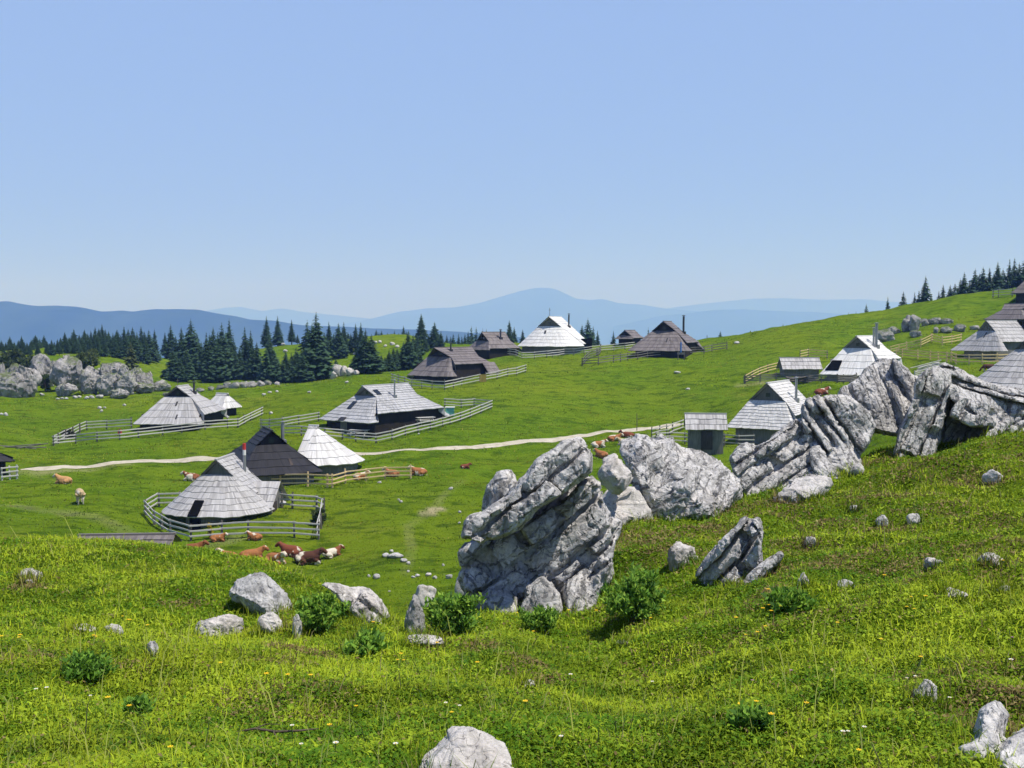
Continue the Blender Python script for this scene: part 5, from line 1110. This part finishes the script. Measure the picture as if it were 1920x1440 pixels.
for px, by, w_, h_, lab, m_ in [
    (57, 1088, 52, 18, 'flat grey stone in the grass at far left', ROCK), (52, 1096, 22, 10, 'small white stone below the flat grey one at far left', ROCK_PALE), (412, 1196, 96, 34, 'long white stone lying in the grass left of the round boulder', ROCK_PALE), (505, 1190, 54, 34, 'pale wedge stone directly under the round boulder', ROCK_PALE), (558, 1198, 18, 40, 'thin upright pale stone beside the round boulder', ROCK_PALE),
    (474, 1196, 14, 12, 'little pale stone between the long white stone and the wedge', ROCK_PALE), (210, 1192, 34, 17, 'round white stone in the left grass', ROCK_PALE), (148, 1186, 52, 13, 'half buried flat stone left of the round white one', ROCK_PALE), (287, 1240, 26, 32, 'small upright grey slab in the left foreground', ROCK), (778, 1196, 44, 70, 'dark mossy stone left of the bright leafy plant', ROCK), (797, 1136, 40, 40, 'pale knob of rock behind the bright leafy plant', ROCK_PALE),
    (796, 1208, 66, 16, 'flat pale slab at the foot of the bright leafy plant', ROCK_PALE), (868, 1120, 26, 42, 'pale stone stuck to the left flank of the largest tilted block', ROCK_PALE), (1278, 1062, 58, 40, 'pale angular stone between the boulder and the dark wedge', ROCK_PALE), (1737, 1322, 46, 38, 'small pyramid shaped stone in the right foreground', ROCK), (1862, 905, 32, 26, 'grey stone in the dark tuft at the right edge', ROCK), (1862, 1062, 46, 20, 'flat topped stone on the right grass slope', ROCK_PALE),
    (1585, 1105, 34, 18, 'slanting small slab right of the leaning slab', ROCK), (1508, 1100, 24, 22, 'little pale stone nearest the leaning slab', ROCK_PALE), (1752, 1066, 32, 20, 'pinkish pale stone on the right slope', ROCK_PALE), (1785, 1120, 50, 16, 'low pale stone under the pinkish one', ROCK_PALE), (1520, 1024, 22, 18, 'whitish stone above the shaded hollow', ROCK_PALE), (1018, 1192, 20, 9, 'small white stone in front of the largest tilted block', ROCK_PALE),
    (1166, 1212, 24, 10, 'small grey stone in the grass under the large leafy plant', ROCK), (986, 1290, 30, 14, 'brownish stone in the middle foreground grass', ROCK_PALE), (1600, 960, 20, 12, 'tiny stone in the grass right of the low smooth boulder', ROCK_PALE), (1715, 985, 30, 20, 'mossy stone high on the right slope', ROCK), (1655, 988, 26, 18, 'grey stone left of the mossy stone', ROCK), (1607, 890, 26, 20, 'pale block at the right foot of the jagged crag', ROCK_PALE), (1634, 815, 18, 20, 'small rock at the right shoulder of the jagged crag', ROCK), (1885, 1112, 26, 12, 'low stone near the right edge', ROCK), (660, 1210, 16, 8, 'tiny stone under the crumbling rock', ROCK_PALE)]:
    boulder(px, by, w_ * 1.0, h_ * 1.08, lab, 'loose stones of the foreground', m_, 5 if w_ > 40 else 4, seed=int(px + by), amp=.14, sink=.55)

# ------------------------------------------------------------------ cattle
def cow_shape(kind):
    bm = bmesh.new(); T = lambda P, r, n=12: tube(bm, P, r, n)
    def ear(x, y, z): T([(x, y * .5, z), (x - .02, y, z + .02), (x - .03, y * 1.35, z - .02)], [.035, .055, .02], 8)
    if kind == 'lying':
        T([(-.92, 0, .40), (-.75, 0, .44), (-.4, 0, .47), (0, 0, .47), (.4, 0, .52), (.68, 0, .60), (.8, 0, .62)], [.16, .30, .40, .43, .41, .30, .2], 16)
        T([(-.5, .1, .33), (.3, .1, .33)], [.36, .36], 14)
        T([(.50, 0, .66), (.74, 0, .82), (.92, 0, .94)], [.31, .25, .19]); T([(.86, 0, .98), (1.0, 0, .98), (1.2, 0, .84), (1.32, 0, .74)], [.15, .175, .14, .11])
        for s in (-1, 1):
            ear(.92, s * .22, 1.04); T([(.92, s * .09, 1.12), (.93, s * .17, 1.18), (.96, s * .19, 1.24)], [.035, .028, .012], 6)
            T([(.5, s * .24, .35), (.82, s * .28, .20), (.88, s * .28, .13), (.55, s * .30, .08), (.48, s * .3, .07)], [.16, .10, .075, .06, .065])
            T([(-.6, s * .2, .40), (-.35, s * .40, .34), (-.12, s * .46, .22), (-.5, s * .5, .10), (-.2, s * .54, .07)], [.26, .24, .12, .075, .065])
        T([(-.9, 0, .6), (-1.02, .06, .45), (-1.0, .16, .18), (-.95, .3, .06)], [.05, .035, .03, .05], 6)
    else:
        T([(-.85, 0, 1.02), (-.7, 0, 1.0), (-.35, 0, .96), (.1, 0, .94), (.5, 0, .99), (.75, 0, 1.02)], [.18, .31, .37, .39, .34, .22], 16)
        T([(.55, 0, 1.02), (.9, 0, .78), (1.12, 0, .50)], [.26, .18, .14]); T([(1.08, 0, .52), (1.18, 0, .40), (1.28, 0, .22), (1.32, 0, .12)], [.14, .14, .105, .085])
        for s in (-1, 1):
            ear(1.06, s * .2, .58); T([(1.12, s * .09, .62), (1.16, s * .17, .68), (1.2, s * .18, .74)], [.035, .028, .012], 6)
            T([(.52, s * .2, .85), (.54, s * .21, .62), (.56, s * .2, .40), (.55, s * .2, .10), (.58, s * .2, .0)], [.19, .13, .075, .055, .075])
            T([(-.6, s * .2, .95), (-.48, s * .22, .68), (-.68, s * .2, .46), (-.66, s * .2, .12), (-.62, s * .2, .0)], [.26, .19, .085, .06, .075])
        T([(-.35, 0, .66), (-.45, 0, .54)], [.16, .12]); T([(-.88, 0, 1.2), (-.98, 0, 1.05), (-.97, 0, .6), (-.96, 0, .42)], [.05, .035, .03, .05], 6)
    V = [tuple(v.co) for v in bm.verts]; bm.verts.index_update(); F = [tuple(v.index for v in f.verts) for f in bm.faces]; bm.free()
    return remesh(V, F, .033, 4)
COWS = {k: cow_shape(k) for k in ('lying', 'standing')}
HIDE = (lambda k: k.done(k.bsdf(k.mix(k.ramp(k.noise(k.coord(), 9, 4), [(0.3, 0.25), (0.7, 0.0)]), k.attr('col'), (0.03, 0.015, 0.01)), 0.75, None, 0.25)))(N('cow_hide'))
BR = dict(tan=(0.52, 0.29, 0.12), orange=(0.36, 0.145, 0.05), brown=(0.22, 0.075, 0.028), red=(0.20, 0.055, 0.025), dark=(0.085, 0.03, 0.018), cream=(0.50, 0.38, 0.22))
def cow(px, by, yaw, tone, white, label, kind='lying', size=1.0, head_white=True, Y=None):
    p = ground_at(px, by, 40) if Y is None else Vector((float(ray(px, by)[0] * Y), Y, float(H(float(ray(px, by)[0] * Y), Y))))
    t = tag(bpy.data.objects.new('cow', None), label, 'cow', 'cattle resting in the pasture') if False else None
    me = COWS[kind].copy(); me.name = 'cow'; v = vco(me); sd = int(px * 3 + by)
    m = sst(.15, .3, fbm(v * 1.5 + sd, 3, sd) + white - .35 + np.where(v[:, 2] < (.2 if kind == 'lying' else .66), .35, 0))
    hd = (v[:, 0] > (.98 if kind == 'lying' else 1.1)); m = np.maximum(m, (hd * 1.0) if head_white else 0)
    if kind == 'standing': m = np.maximum(m, sst(.5, .3, v[:, 2]) * (v[:, 0] < .9))
    c = np.array(BR[tone])[None] * (1 - m[:, None]) + np.array((.66, .60, .50))[None] * m[:, None]
    mz = v[:, 0] > (1.28 if kind == 'lying' else 1.31); c[mz] = (.16, .09, .07)
    vattr(me, 'col', c); me.materials.clear(); me.materials.append(HIDE); me.polygons.foreach_set('use_smooth', np.ones(len(me.polygons), bool))
    o = link('cow', me, None, None, p - Vector((0, 0, .03))); o.rotation_euler = (0, 0, R(yaw)); o.scale = (size * .80,) * 3
    return tag(o, label, 'cow', 'cattle resting in the pasture')
for a in [(120, 907, 172, 'tan', .0, 'light tan cow lying near the left end of the path'), (150, 943, 118, 'cream', .25, 'cream and brown cow grazing with its head down', 'standing', 1.1),
          (360, 901, 178, 'brown', .25, 'brown cow with a whitish back lying behind the rounded hut'), (785, 891, 176, 'orange', .12, 'orange cow with a white head lying at the end of the tan fence'), (872, 878, 10, 'red', -.2, 'small dark red calf lying alone in the open meadow', 'lying', .6, False),
          (408, 1015, 5, 'orange', -.1, 'brown cow lying low against the front fence, nearest the yellow flowers', 'lying', .72), (478, 1012, 170, 'orange', .1, 'brown cow lying low behind the herd, right of the fence gatepost', 'lying', .72), (362, 1038, 12, 'brown', .0, 'brown cow lying just right of the sunken shed', 'lying', 1.0, False),
          (428, 1052, 165, 'orange', -.1, 'cow showing only its back over the grassy rise', 'lying', .95), (472, 1050, 15, 'orange', .1, 'orange cow with its dark head up, left of the herd', 'lying', 1.05, False), (516, 1057, -35, 'orange', .0, 'orange cow lying in front, facing the camera', 'lying', 1.05),
          (546, 1042, 170, 'red', .05, 'dark red cow lying behind the others', 'lying', 1.05, False), (577, 1057, 5, 'dark', .15, 'darkest brown cow with a white flank patch', 'lying', 1.2, False), (622, 1045, 35, 'brown', .55, 'mostly white cow with a brown head sitting apart to the right of the herd', 'lying', .9, False),
          (1122, 839, 8, 'orange', .3, 'brown and white cow lying left of the rounded boulder, below the path'), (1152, 827, 5, 'orange', .1, 'orange cow with white head lying closest to the path'), (1177, 821, 160, 'red', .0, 'dark red cow partly behind the rounded boulder', 'lying', 1.0, False), (1171, 835, 170, 'cream', .3, 'pale cow tucked against the rounded boulder'),
          (1128, 858, 140, 'orange', .2, 'orange cow with white face just above the small brownish boulder'), (1540, 741, 12, 'red', .0, 'chestnut cow with a white face peering over the jagged crag', 'lying', 1.15), (1853, 698, 170, 'dark', -.1, 'dark brown cow grazing beside the tan fence at right', 'standing', 1.0, False), (676, 899, 20, 'orange', .25, 'orange and white cow lying behind the tan fence rails', 'lying', .9), (735, 893, 170, 'orange', .0, 'tan brown cow lying farther right behind the tan fence', 'lying', .9)]:
    cow(*a)

# ------------------------------------------------------------------ small things about the huts
def lathe(bm, prof, n=20):
    rings = [[bm.verts.new((r * math.cos(k * 2 * math.pi / n), r * math.sin(k * 2 * math.pi / n), z)) for k in range(n)] for r, z in prof]
    for a, b in zip(rings, rings[1:]):
        for k in range(n): bm.faces.new((a[k], a[(k + 1) % n], b[(k + 1) % n], b[k]))
    bm.faces.new(rings[0][::-1]); bm.faces.new(rings[-1])
p = ground_at(699, 819, 60) + Vector((0, 1.2, 0)); p.z = float(H(p.x, p.y)); t = thing('barrel', 'bright blue plastic barrel at the corner of the large silver hut', 'barrel', p)
bm = bmesh.new(); lathe(bm, [(.36, 0), (.40, .08), (.42, .3), (.44, .33), (.42, .36), (.43, .6), (.45, .63), (.43, .66), (.40, 1.0), (.34, 1.08)]); link('body', bm_mesh('body', bm, True), BLUE, t)
bm = bmesh.new(); lathe(bm, [(.36, 1.07), (.36, 1.12), (.3, 1.14)]); link('lid', bm_mesh('lid', bm), BLUE, t)
p = ground_at(842, 786, 60) + Vector((0, 2.0, 0)); p.z = float(H(p.x, p.y)); t = thing('covered_crate', 'crate under a teal tarpaulin at the right end of the large silver hut', 'crate', p)
bm = bmesh.new(); vs = box(bm, -.5, .5, -.4, .4, 0, 1.0); bmesh.ops.subdivide_edges(bm, edges=bm.edges[:], cuts=3, use_grid_fill=True)
for v in bm.verts: v.co += Vector((math.sin(v.co.z * 7 + v.co.y * 3), math.cos(v.co.x * 6), math.sin(v.co.x * 5))) * .05
link('tarpaulin', bm_mesh('tarpaulin', bm), TEAL, t); bm = bmesh.new(); box(bm, -.58, .58, -.46, .46, 1.04, 1.12); link('lid', bm_mesh('lid', bm), WHITEP, t)
def table(px, py, yaw, label, dy=1.0):
    p = ground_at(px, py, 60) + Vector((0, dy, 0)); p.z = float(H(p.x, p.y)); t = thing('picnic_table', label, 'table', p, R(yaw))
    bm = bmesh.new()
    for k in range(4): box(bm, -1.1, 1.1, -.4 + k * .21, -.22 + k * .21, .74, .79)
    link('tabletop', bm_mesh('tabletop', bm), FENCE_GREY, t)
    for s in (-1, 1):
        bm = bmesh.new(); box(bm, -1.1, 1.1, s * .8 - .14, s * .8 + .14, .43, .48); link('seat', bm_mesh('seat', bm), FENCE_GREY, t)
        bm = bmesh.new(); tube(bm, [(s * .8, -.75, 0), (s * .8, -.2, .74)], .05, 6); tube(bm, [(s * .8, .75, 0), (s * .8, .2, .74)], .05, 6); tube(bm, [(s * .8, -.85, .42), (s * .8, .85, .42)], .04, 6); link('trestle', bm_mesh('trestle', bm), FENCE_GREY, t)
table(795, 806, 28, 'weathered picnic table under the long eave of the large silver hut', 2.2); table(668, 826, -12, 'weathered picnic table in the front corner of the silver hut yard', 2.2)
p = ground_at(1277, 675, 60); t = thing('notice_board', 'small notice board with a blue panel by the stovepipe hut fence', 'sign', p)
for sx in (-.5, .5):
    bm = bmesh.new(); tube(bm, [(sx, 0, -.3), (sx, 0, 1.5)], .08, 7); link('post', bm_mesh('post', bm), POST_DARK, t)
bm = bmesh.new(); box(bm, -.62, .62, -.06, .06, .9, 1.25); link('board', bm_mesh('board', bm), FENCE_DARK, t)
bm = bmesh.new(); tube(bm, [(-.05, -.02, 1.25), (-.05, -.02, 2.9)], .12, 8); link('blue_panel', bm_mesh('blue_panel', bm), BLUE, t)
p = ground_at(220, 817, 60) + Vector((0, .8, 0)); p.z = float(H(p.x, p.y)); t = thing('jerrycan', 'small red container inside the outcrop hut fence', 'container', p)
bm = bmesh.new(); box(bm, -.22, .22, -.14, .14, 0, .55); bmesh.ops.bevel(bm, geom=bm.edges[:], offset=.05, segments=2, affect='EDGES'); link('body', bm_mesh('body', bm), RED, t)
bm = bmesh.new(); tube(bm, [(-.12, 0, .53), (-.08, 0, .64), (.08, 0, .64), (.12, 0, .53)], .025, 6); link('handle', bm_mesh('handle', bm), RED, t)
p = ground_at(905, 717, 60); t = thing('yard_gate', 'small yellowish plank gate in the pale fence below the brown hut', 'gate', p, R(20)); GATE = mat_wood('yellow_gate_wood', (0.20, 0.15, 0.04), (0.34, 0.27, 0.08))
bm = bmesh.new(); [box(bm, -.5 + k * .21, -.32 + k * .21, -.03, .03, .08, 1.15) for k in range(5)]; link('planks', bm_mesh('planks', bm), GATE, t)
bm = bmesh.new(); box(bm, -.55, .6, .03, .08, .25, .37); box(bm, -.55, .6, .03, .08, .85, .97); link('rail', bm_mesh('rail', bm), POST_DARK, t)
p = ground_at(1194, 808, 60); t = tag(link('marker_pole', (lambda bm: (tube(bm, [(0, 0, -.3), (.02, 0, 1.0), (0, 0, 2.1)], [.05, .045, .03], 6), bm_mesh('marker_pole', bm))[1])(bmesh.new()), POST_DARK, None, p), 'lone thin dark pole standing at the edge of the path', 'pole')
p = ground_at(1744, 694, 60); t = thing('plank_stack', 'loose stack of grey planks leaning behind the slabby outcrop', 'planks', p, R(15))
for k in range(6):
    bm = bmesh.new(); box(bm, -2.2 + rnd.uniform(-.3, .3), 2.2 + rnd.uniform(-.3, .3), -.12, .12, -.03, .03); o = link('plank', bm_mesh('plank', bm), FENCE_GREY, t); o.location = (rnd.uniform(-.4, .4), rnd.uniform(-.7, .7), .35 + .1 * k); o.rotation_euler = (0, R(-8 - rnd.uniform(0, 7)), R(rnd.uniform(-18, 18)))
p = ground_at(1512, 719, 60) + Vector((0, 1.0, 0)); p.z = float(H(p.x, p.y)); t = thing('firewood_pile', 'dark heap of old timber before the low pale roofed shed', 'timber', p)
for k in range(9):
    bm = bmesh.new(); tube(bm, [(-1.9 + rnd.uniform(-.5, .5), 0, 0), (1.9 + rnd.uniform(-.6, .4), 0, 0)], rnd.uniform(.07, .12), 6); o = link('log', bm_mesh('log', bm), POST_DARK, t); o.location = (rnd.uniform(-.4, .4), rnd.uniform(-.5, .5), .1 + .085 * k); o.rotation_euler = (0, R(rnd.uniform(-9, 9)), R(rnd.uniform(-12, 12)))
p = ground_at(38, 842, 60); t = thing('fallen_rails', 'fallen weathered rails lying in the grass at far left', 'rails', p)
for k, (x, z, ry, rz) in enumerate([(0, .35, -5, 2), (.6, .2, -9, 8), (-.6, .15, 4, -6), (.1, .1, 2, 14)]):
    bm = bmesh.new(); tube(bm, [(-2.2, 0, 0), (0, .03, .03), (2.2, 0, 0)], .06, 6); o = link('rail', bm_mesh('rail', bm), FENCE_DARK, t); o.location = (x, k * .25, z); o.rotation_euler = (0, R(ry), R(rz))
p = Vector((float(ray(318, 1040)[0] * 60), 60.0, float(H(ray(318, 1040)[0] * 60, 60.0)))); t = thing('leaning_poles', 'dark poles leaning at the right end of the sunken shed', 'poles', p)
for k in range(3):
    bm = bmesh.new(); tube(bm, [(.9 - k * .5, .2 * k, -.5), (-.2 - .25 * k, 0, 1.3)], .09, 6); link('pole', bm_mesh('pole', bm), POST_DARK, t)
# fallen twig in the foreground
p = ground_at(512, 1386); bm = bmesh.new(); tube(bm, [(-.22, 0, .035), (-.1, .02, .05), (.02, 0, .04), (.15, -.02, .055), (.24, .02, .05)], [.004, .007, .008, .006, .003], 6)
tube(bm, [(0, 0, .045), (.03, -.05, .03), (.04, -.09, .035)], [.006, .004, .002], 5); tube(bm, [(-.1, .02, .05), (-.05, .06, .06), (.02, .08, .05)], [.005, .003, .002], 5)
tag(link('dry_twig', bm_mesh('dry_twig', bm, True), BARK, None, p), 'dry forked twig lying in the foreground grass', 'twig')

# ------------------------------------------------------------------ meadow grass (uncountable)
BROWN_SPOTS = [(1660, 930, .9), (1780, 960, .7), (1560, 980, .6), (1450, 1075, .5), (1700, 1060, .5), (1880, 985, .6), (1240, 1035, .7), (1350, 955, .6), (1200, 1010, 1.2), (1290, 1000, .8), (1430, 960, 1.0), (1500, 1030, .7), (1745, 880, 1.2), (1840, 905, .8), (1460, 1105, .5), (1590, 1050, .5), (1860, 1090, .3), (990, 1240, .35), (900, 1215, .3), (440, 1190, .35), (1000, 1280, .25), (1830, 1375, .35), (1890, 1310, .4), (1330, 990, .6), (1640, 1000, .5), (345, 1135, .35), (60, 1100, .4), (580, 1225, .4), (1560, 1060, .6), (1370, 1030, .5)]
_bs = np.array([[*ground_at(x, y)[:2], r] for x, y, r in BROWN_SPOTS])
def turf_field(n, r0, r1, pw, seed, half=42):
    g = np.random.default_rng(seed); u = g.uniform(size=n); k = 1 - pw
    r = (r0 ** k + u * (r1 ** k - r0 ** k)) ** (1 / k); az = g.uniform(-R(half), R(half), n); x, y = r * np.sin(az), r * np.cos(az)
    return g, r, x, y, H(x, y)
def tone(g, x, y, n, lo=(0.085, 0.170, 0.006), hi=(0.340, 0.425, 0.020)):
    P = np.stack([x, y, 0 * x], -1)
    f = .5 + .38 * fbm(P * .55, 3, 91) + .42 * fbm(P * 3.4, 3, 92) + g.normal(size=n) * .30
    c = np.array(lo) + np.clip(f, 0, 1.15)[:, None] * (np.array(hi) - np.array(lo))
    dk = sst(.18, .5, fbm(P * 1.1 + 40, 3, 95)); c = c * (1 - .22 * dk[:, None])
    d = np.zeros(n)
    for bx, by, br in _bs: d = np.maximum(d, .9 * (1 - sst(.35 * br, br, np.hypot(x - bx, y - by) * (1 + .35 * fbm(P * 3, 2, 97)))))
    d = np.maximum(d, .7 * sst(.0, .25, np.arctan2(x, y)) * sst(.25, .6, fbm(P * 1.3 + 5, 4, 98)) * sst(9, 12, np.hypot(x, y))); d = np.maximum(d, .35 * sst(.6, .9, fbm(P * .8 + 9, 4, 96)))
    dry = (g.uniform(size=n) < .035 + .8 * d)[:, None]; bt = g.uniform(size=(n, 1)); c = np.where(dry, (np.array((.27, .225, .09)) * bt + np.array((.115, .075, .03)) * (1 - bt)) * g.uniform(.7, 1.3, (n, 1)), c)
    return c * g.uniform(.8, 1.2, (n, 1)), f
PATH_LINE = np.array([ground_at(x, y)[:2] for x, y in PATH_PX])
def blades(n, r0, r1, pw, seed, hgt, wid, grow, far=False):
    g, r, x, y, z = turf_field(n, r0, r1, pw, seed)
    if far:
        dm = np.full(n, 1e9)
        for a0, b0 in zip(PATH_LINE, PATH_LINE[1:]):
            d = b0 - a0; t = np.clip(((x - a0[0]) * d[0] + (y - a0[1]) * d[1]) / (d @ d), 0, 1); dm = np.minimum(dm, np.hypot(x - a0[0] - t * d[0], y - a0[1] - t * d[1]))
        k = dm > .6 + .55 * g.uniform(size=n); r, x, y, z = r[k], x[k], y[k], z[k]; n = len(x)
        P = np.stack([x, y, 0 * x], -1); f = np.clip(.5 + .6 * fbm(P * .10, 4, 191) + .42 * fbm(P * np.array([.22, .8, 1]), 4, 192) + g.normal(size=n) * .10, 0, 1.15)
        c = np.array((.050, .122, .003)) + f[:, None] * np.array((.155, .190, .010)); c = c * (1 - .62 * sst(.08, .42, fbm(P * np.array([.42, .75, 1]), 4, 193)))[:, None] * (1 + .22 * fbm(P * .06, 3, 195))[:, None]; yl = sst(.2, .5, fbm(P * .14, 4, 196))[:, None] * .55; c = c * (1 - yl) + np.array((.24, .225, .03)) * yl; c = np.where((g.uniform(size=n) < .05)[:, None], np.array((.27, .25, .06)), c); z = z - .01
    else: c, f = tone(g, x, y, n)
    s = 1 + r * grow; h = hgt * g.gamma(5, .2, n) * (.7 + .5 * np.clip(f, 0, 1.2)) * s ** .5; w = wid * g.uniform(.6, 1.4, n) * s
    a = g.uniform(0, 6.283, n); la = g.uniform(0, 6.283, n); ln = h * g.uniform(.15, 1.0, n)
    B = np.stack([x, y, z - .01], -1); S = np.stack([np.cos(a), np.sin(a), 0 * a], -1) * w[:, None] / 2; L = np.stack([np.cos(la), np.sin(la), 0 * a], -1) * ln[:, None]; U = np.zeros((n, 3)); U[:, 2] = h
    V = np.stack([B - S, B + S, B + L * .35 + U * .6 + S * .7, B + L * .35 + U * .6 - S * .7, B + L + U * (1 - .25 * (ln / h)[:, None])], 1).reshape(-1, 3)
    o = np.arange(n)[:, None] * 5; return V, o + [0, 1, 2, 3], o + [3, 2, 4], np.repeat(c, 5, 0)
def leaves(n, r0, r1, pw, seed, size, grow, hmax):
    g, r, x, y, z = turf_field(n, r0, r1, pw, seed); c, f = tone(g, x, y, n, (0.070, 0.165, 0.010), (0.300, 0.405, 0.026)); s = (1 + r * grow) * g.uniform(.5, 1.5, n) * size
    C = np.stack([x, y, z + g.uniform(.0, 1, n) * hmax], -1); a = g.uniform(0, 6.283, n); t1 = np.stack([np.cos(a), np.sin(a), g.normal(size=n) * .35], -1); t2 = np.stack([-np.sin(a), np.cos(a), g.normal(size=n) * .35], -1) * .62
    q = s[:, None]
    V = np.stack([C - t1 * q, C + t2 * q + [0, 0, .004], C + t1 * q, C - t2 * q + [0, 0, .004]], 1).reshape(-1, 3)
    o = np.arange(n)[:, None] * 4; return V, o + [0, 1, 2, 3], np.repeat(c, 4, 0)
V1, Q1, T1, C1 = blades(600000, 2.6, 30, .75, 5, .032, .0036, .13)
V2, Q2, C2 = leaves(390000, 2.6, 30, .85, 6, .0062, .14, .04)
V3, Q3, T3, C3 = blades(5000, 2.6, 28, .8, 7, .11, .0035, .12); C3 = C3 * .5 + np.array((.30, .30, .13)) * .5
FOOT = []
for o in [o for o in scene.objects if o.name.startswith('limestone_rock') or (o.type == 'MESH' and o.get('group') == 'loose stones of the foreground')]:
    q = vco(o.data) + np.array(o.location); dz = q[:, 2] - H(q[:, 0], q[:, 1]); q = q[(np.abs(dz) < .07)]
    if len(q): FOOT.append(q[rng.integers(0, len(q), int(min(1500, 40 + len(q) * .5)))])
FOOT = np.concatenate(FOOT); FOOT = FOOT[:, :2] + rng.normal(size=(len(FOOT), 2)) * .035
def foot_blades():
    n = len(FOOT); g = np.random.default_rng(3); x, y = FOOT.T; z = H(x, y); c, f = tone(g, x, y, n); r = np.hypot(x, y)
    h = (.05 + .004 * r) * g.gamma(4, .25, n); w = .0035 * (1 + .13 * r); a = g.uniform(0, 6.283, n); la = g.uniform(0, 6.283, n); ln = h * g.uniform(.1, .8, n)
    B = np.stack([x, y, z - .01], -1); S = np.stack([np.cos(a), np.sin(a), 0 * a], -1) * w[:, None] / 2; L = np.stack([np.cos(la), np.sin(la), 0 * a], -1) * ln[:, None]; U = np.zeros((n, 3)); U[:, 2] = h
    V = np.stack([B - S, B + S, B + L * .35 + U * .6 + S * .7, B + L * .35 + U * .6 - S * .7, B + L + U * .9], 1).reshape(-1, 3); o = np.arange(n)[:, None] * 5
    return V, o + [0, 1, 2, 3], o + [3, 2, 4], np.repeat(c, 5, 0)
VF, QF, TF, CF = foot_blades(); V3, Q3, T3, C3 = np.concatenate([V3, VF]), np.concatenate([Q3, QF + len(V3)]), np.concatenate([T3, TF + len(V3)]), np.concatenate([C3, CF])
o2, o3 = len(V1), len(V1) + len(V2)
me = npmesh('meadow_grass', np.concatenate([V1, V2, V3]), [np.concatenate([Q1, Q2 + o2, Q3 + o3]), np.concatenate([T1, T3 + o3])]); vattr(me, 'col', np.concatenate([C1, C2, C3]))
tag(link('meadow_grass', me, TURF), 'short mixed grass and clover of the foreground slope', 'grass', kind='stuff')
V1, Q1, T1, C1 = blades(320000, 26, 210, 1.1, 8, .05, .030, .022, True)
me = npmesh('pasture_grass', V1, [Q1, T1]); vattr(me, 'col', C1 * np.array((1.0, .98, .8)))
tag(link('pasture_grass', me, TURF), 'grazed grass of the pasture in the hollow and beyond', 'grass', kind='stuff')

# ------------------------------------------------------------------ flowers
def flower_parts(petal, centre, n, r, h, seed):
    rr = random.Random(seed); bm = bmesh.new()
    for k in range(n):
        a = k * 6.283 / n; w = 3.0 / n * r; c, s = math.cos(a), math.sin(a); P = lambda d, q, z: bm.verts.new((c * d - s * q, s * d + c * q, h + z))
        bm.faces.new((P(.15 * r, 0, 0), P(.65 * r, -w * .6, .12 * r), P(r, 0, .2 * r), P(.65 * r, w * .6, .12 * r)))
    hd = bm_mesh('petals', bm); hd.materials.append(petal); bm = bmesh.new(); tube(bm, [(.01, .005, -.02), (.004, 0, h * .5), (0, 0, h)], .0022, 5); st = bm_mesh('stem', bm); st.materials.append(STEM)
    bm = bmesh.new(); bmesh.ops.create_icosphere(bm, subdivisions=1, radius=.26 * r, matrix=Matrix.Translation((0, 0, h + .04 * r))); ce = bm_mesh('centre', bm); ce.materials.append(centre); return hd, st, ce
YEL = mat_plain('yellow_petals', (0.80, 0.52, 0.01), .5, .3, 0, .08); WHT = mat_plain('white_petals', (0.78, 0.78, 0.74), .5, .3, 0, .05); PNK = mat_plain('pink_petals', (0.50, 0.18, 0.42), .5, .3, 0, .1); STEM = mat_plain('green_stems', (0.07, 0.14, 0.02), .6, .2, 0, .2)
FL = {'yellow': flower_parts(YEL, YEL, 6, .021, .10, 1), 'white': flower_parts(WHT, YEL, 8, .018, .10, 2), 'pink': flower_parts(PNK, PNK, 7, .014, .09, 3)}
GF = {'yellow': 'yellow flower dotted among the foreground grass', 'white': 'white flower in the foreground grass', 'pink': 'pink flower in the right foreground grass'}
for kind, lst in dict(yellow=[(203, 1337), (752, 1246), (746, 1253), (757, 1253), (820, 1226), (895, 1265), (847, 1356), (985, 1343), (668, 1343), (970, 1162), (986, 1177), (1067, 1162), (1118, 1162), (1170, 1165), (1220, 1174), (1466, 1120), (1478, 1132), (1456, 1135), (1442, 1152), (1462, 1153), (1430, 1162), (1446, 1165), (1470, 1118), (1485, 1135), (1652, 1219), (1726, 1255), (1398, 1205), (1420, 1206), (1435, 1194), (1380, 1180), (1388, 1350), (1418, 1340), (1446, 1373), (1512, 1344), (1610, 1434), (1708, 1134), (1658, 1100), (1880, 1069), (1700, 1155), (1714, 1158), (38, 1212), (123, 1180), (230, 1170), (240, 1178), (244, 1182), (277, 1190), (180, 1212), (177, 1214), (3, 1213), (36, 1213), (414, 1263), (583, 1290), (320, 1430), (618, 1386), (243, 1350), (500, 1290), (540, 1290), (1570, 1187), (1880, 1060), (1795, 1068), (1000, 1200), (600, 1106), (700, 1185), (858, 1190), (1440, 1125), (1492, 1140), (1735, 1140)],
                      white=[(862, 1344), (836, 1340), (68, 1315), (88, 1314), (170, 1324), (1070, 1289), (548, 1386), (630, 1428), (565, 1420), (1052, 1407), (1620, 1390), (1580, 1400), (1590, 1395), (742, 1425), (1716, 1290), (1700, 1295), (1223, 1296), (1780, 1330), (1895, 1265)], pink=[(1483, 1277), (1411, 1298), (1470, 1020), (1488, 1020), (1898, 1212)]).items():
    for x, y in lst:
        p = ground_at(x, y); t = thing('meadow_flower', GF[kind], 'flower', p, rnd.uniform(0, 6), GF[kind]); k = rnd.uniform(.6, .95) * (.8 + p.y * .035); t.scale = (k,) * 3
        for nm, m_ in zip(('petals', 'stem', 'centre'), FL[kind]): link(nm, m_, None, t)
t = bush(394, 1010, 10, 30, 'tall yellow flowering herb against the front fence rails', [(0.65, 0.45, 0.01), (0.10, 0.18, 0.03), (0.7, 0.5, 0.02)], .13, 260, 77, 'yellow_herb', cat='plant', k=4)
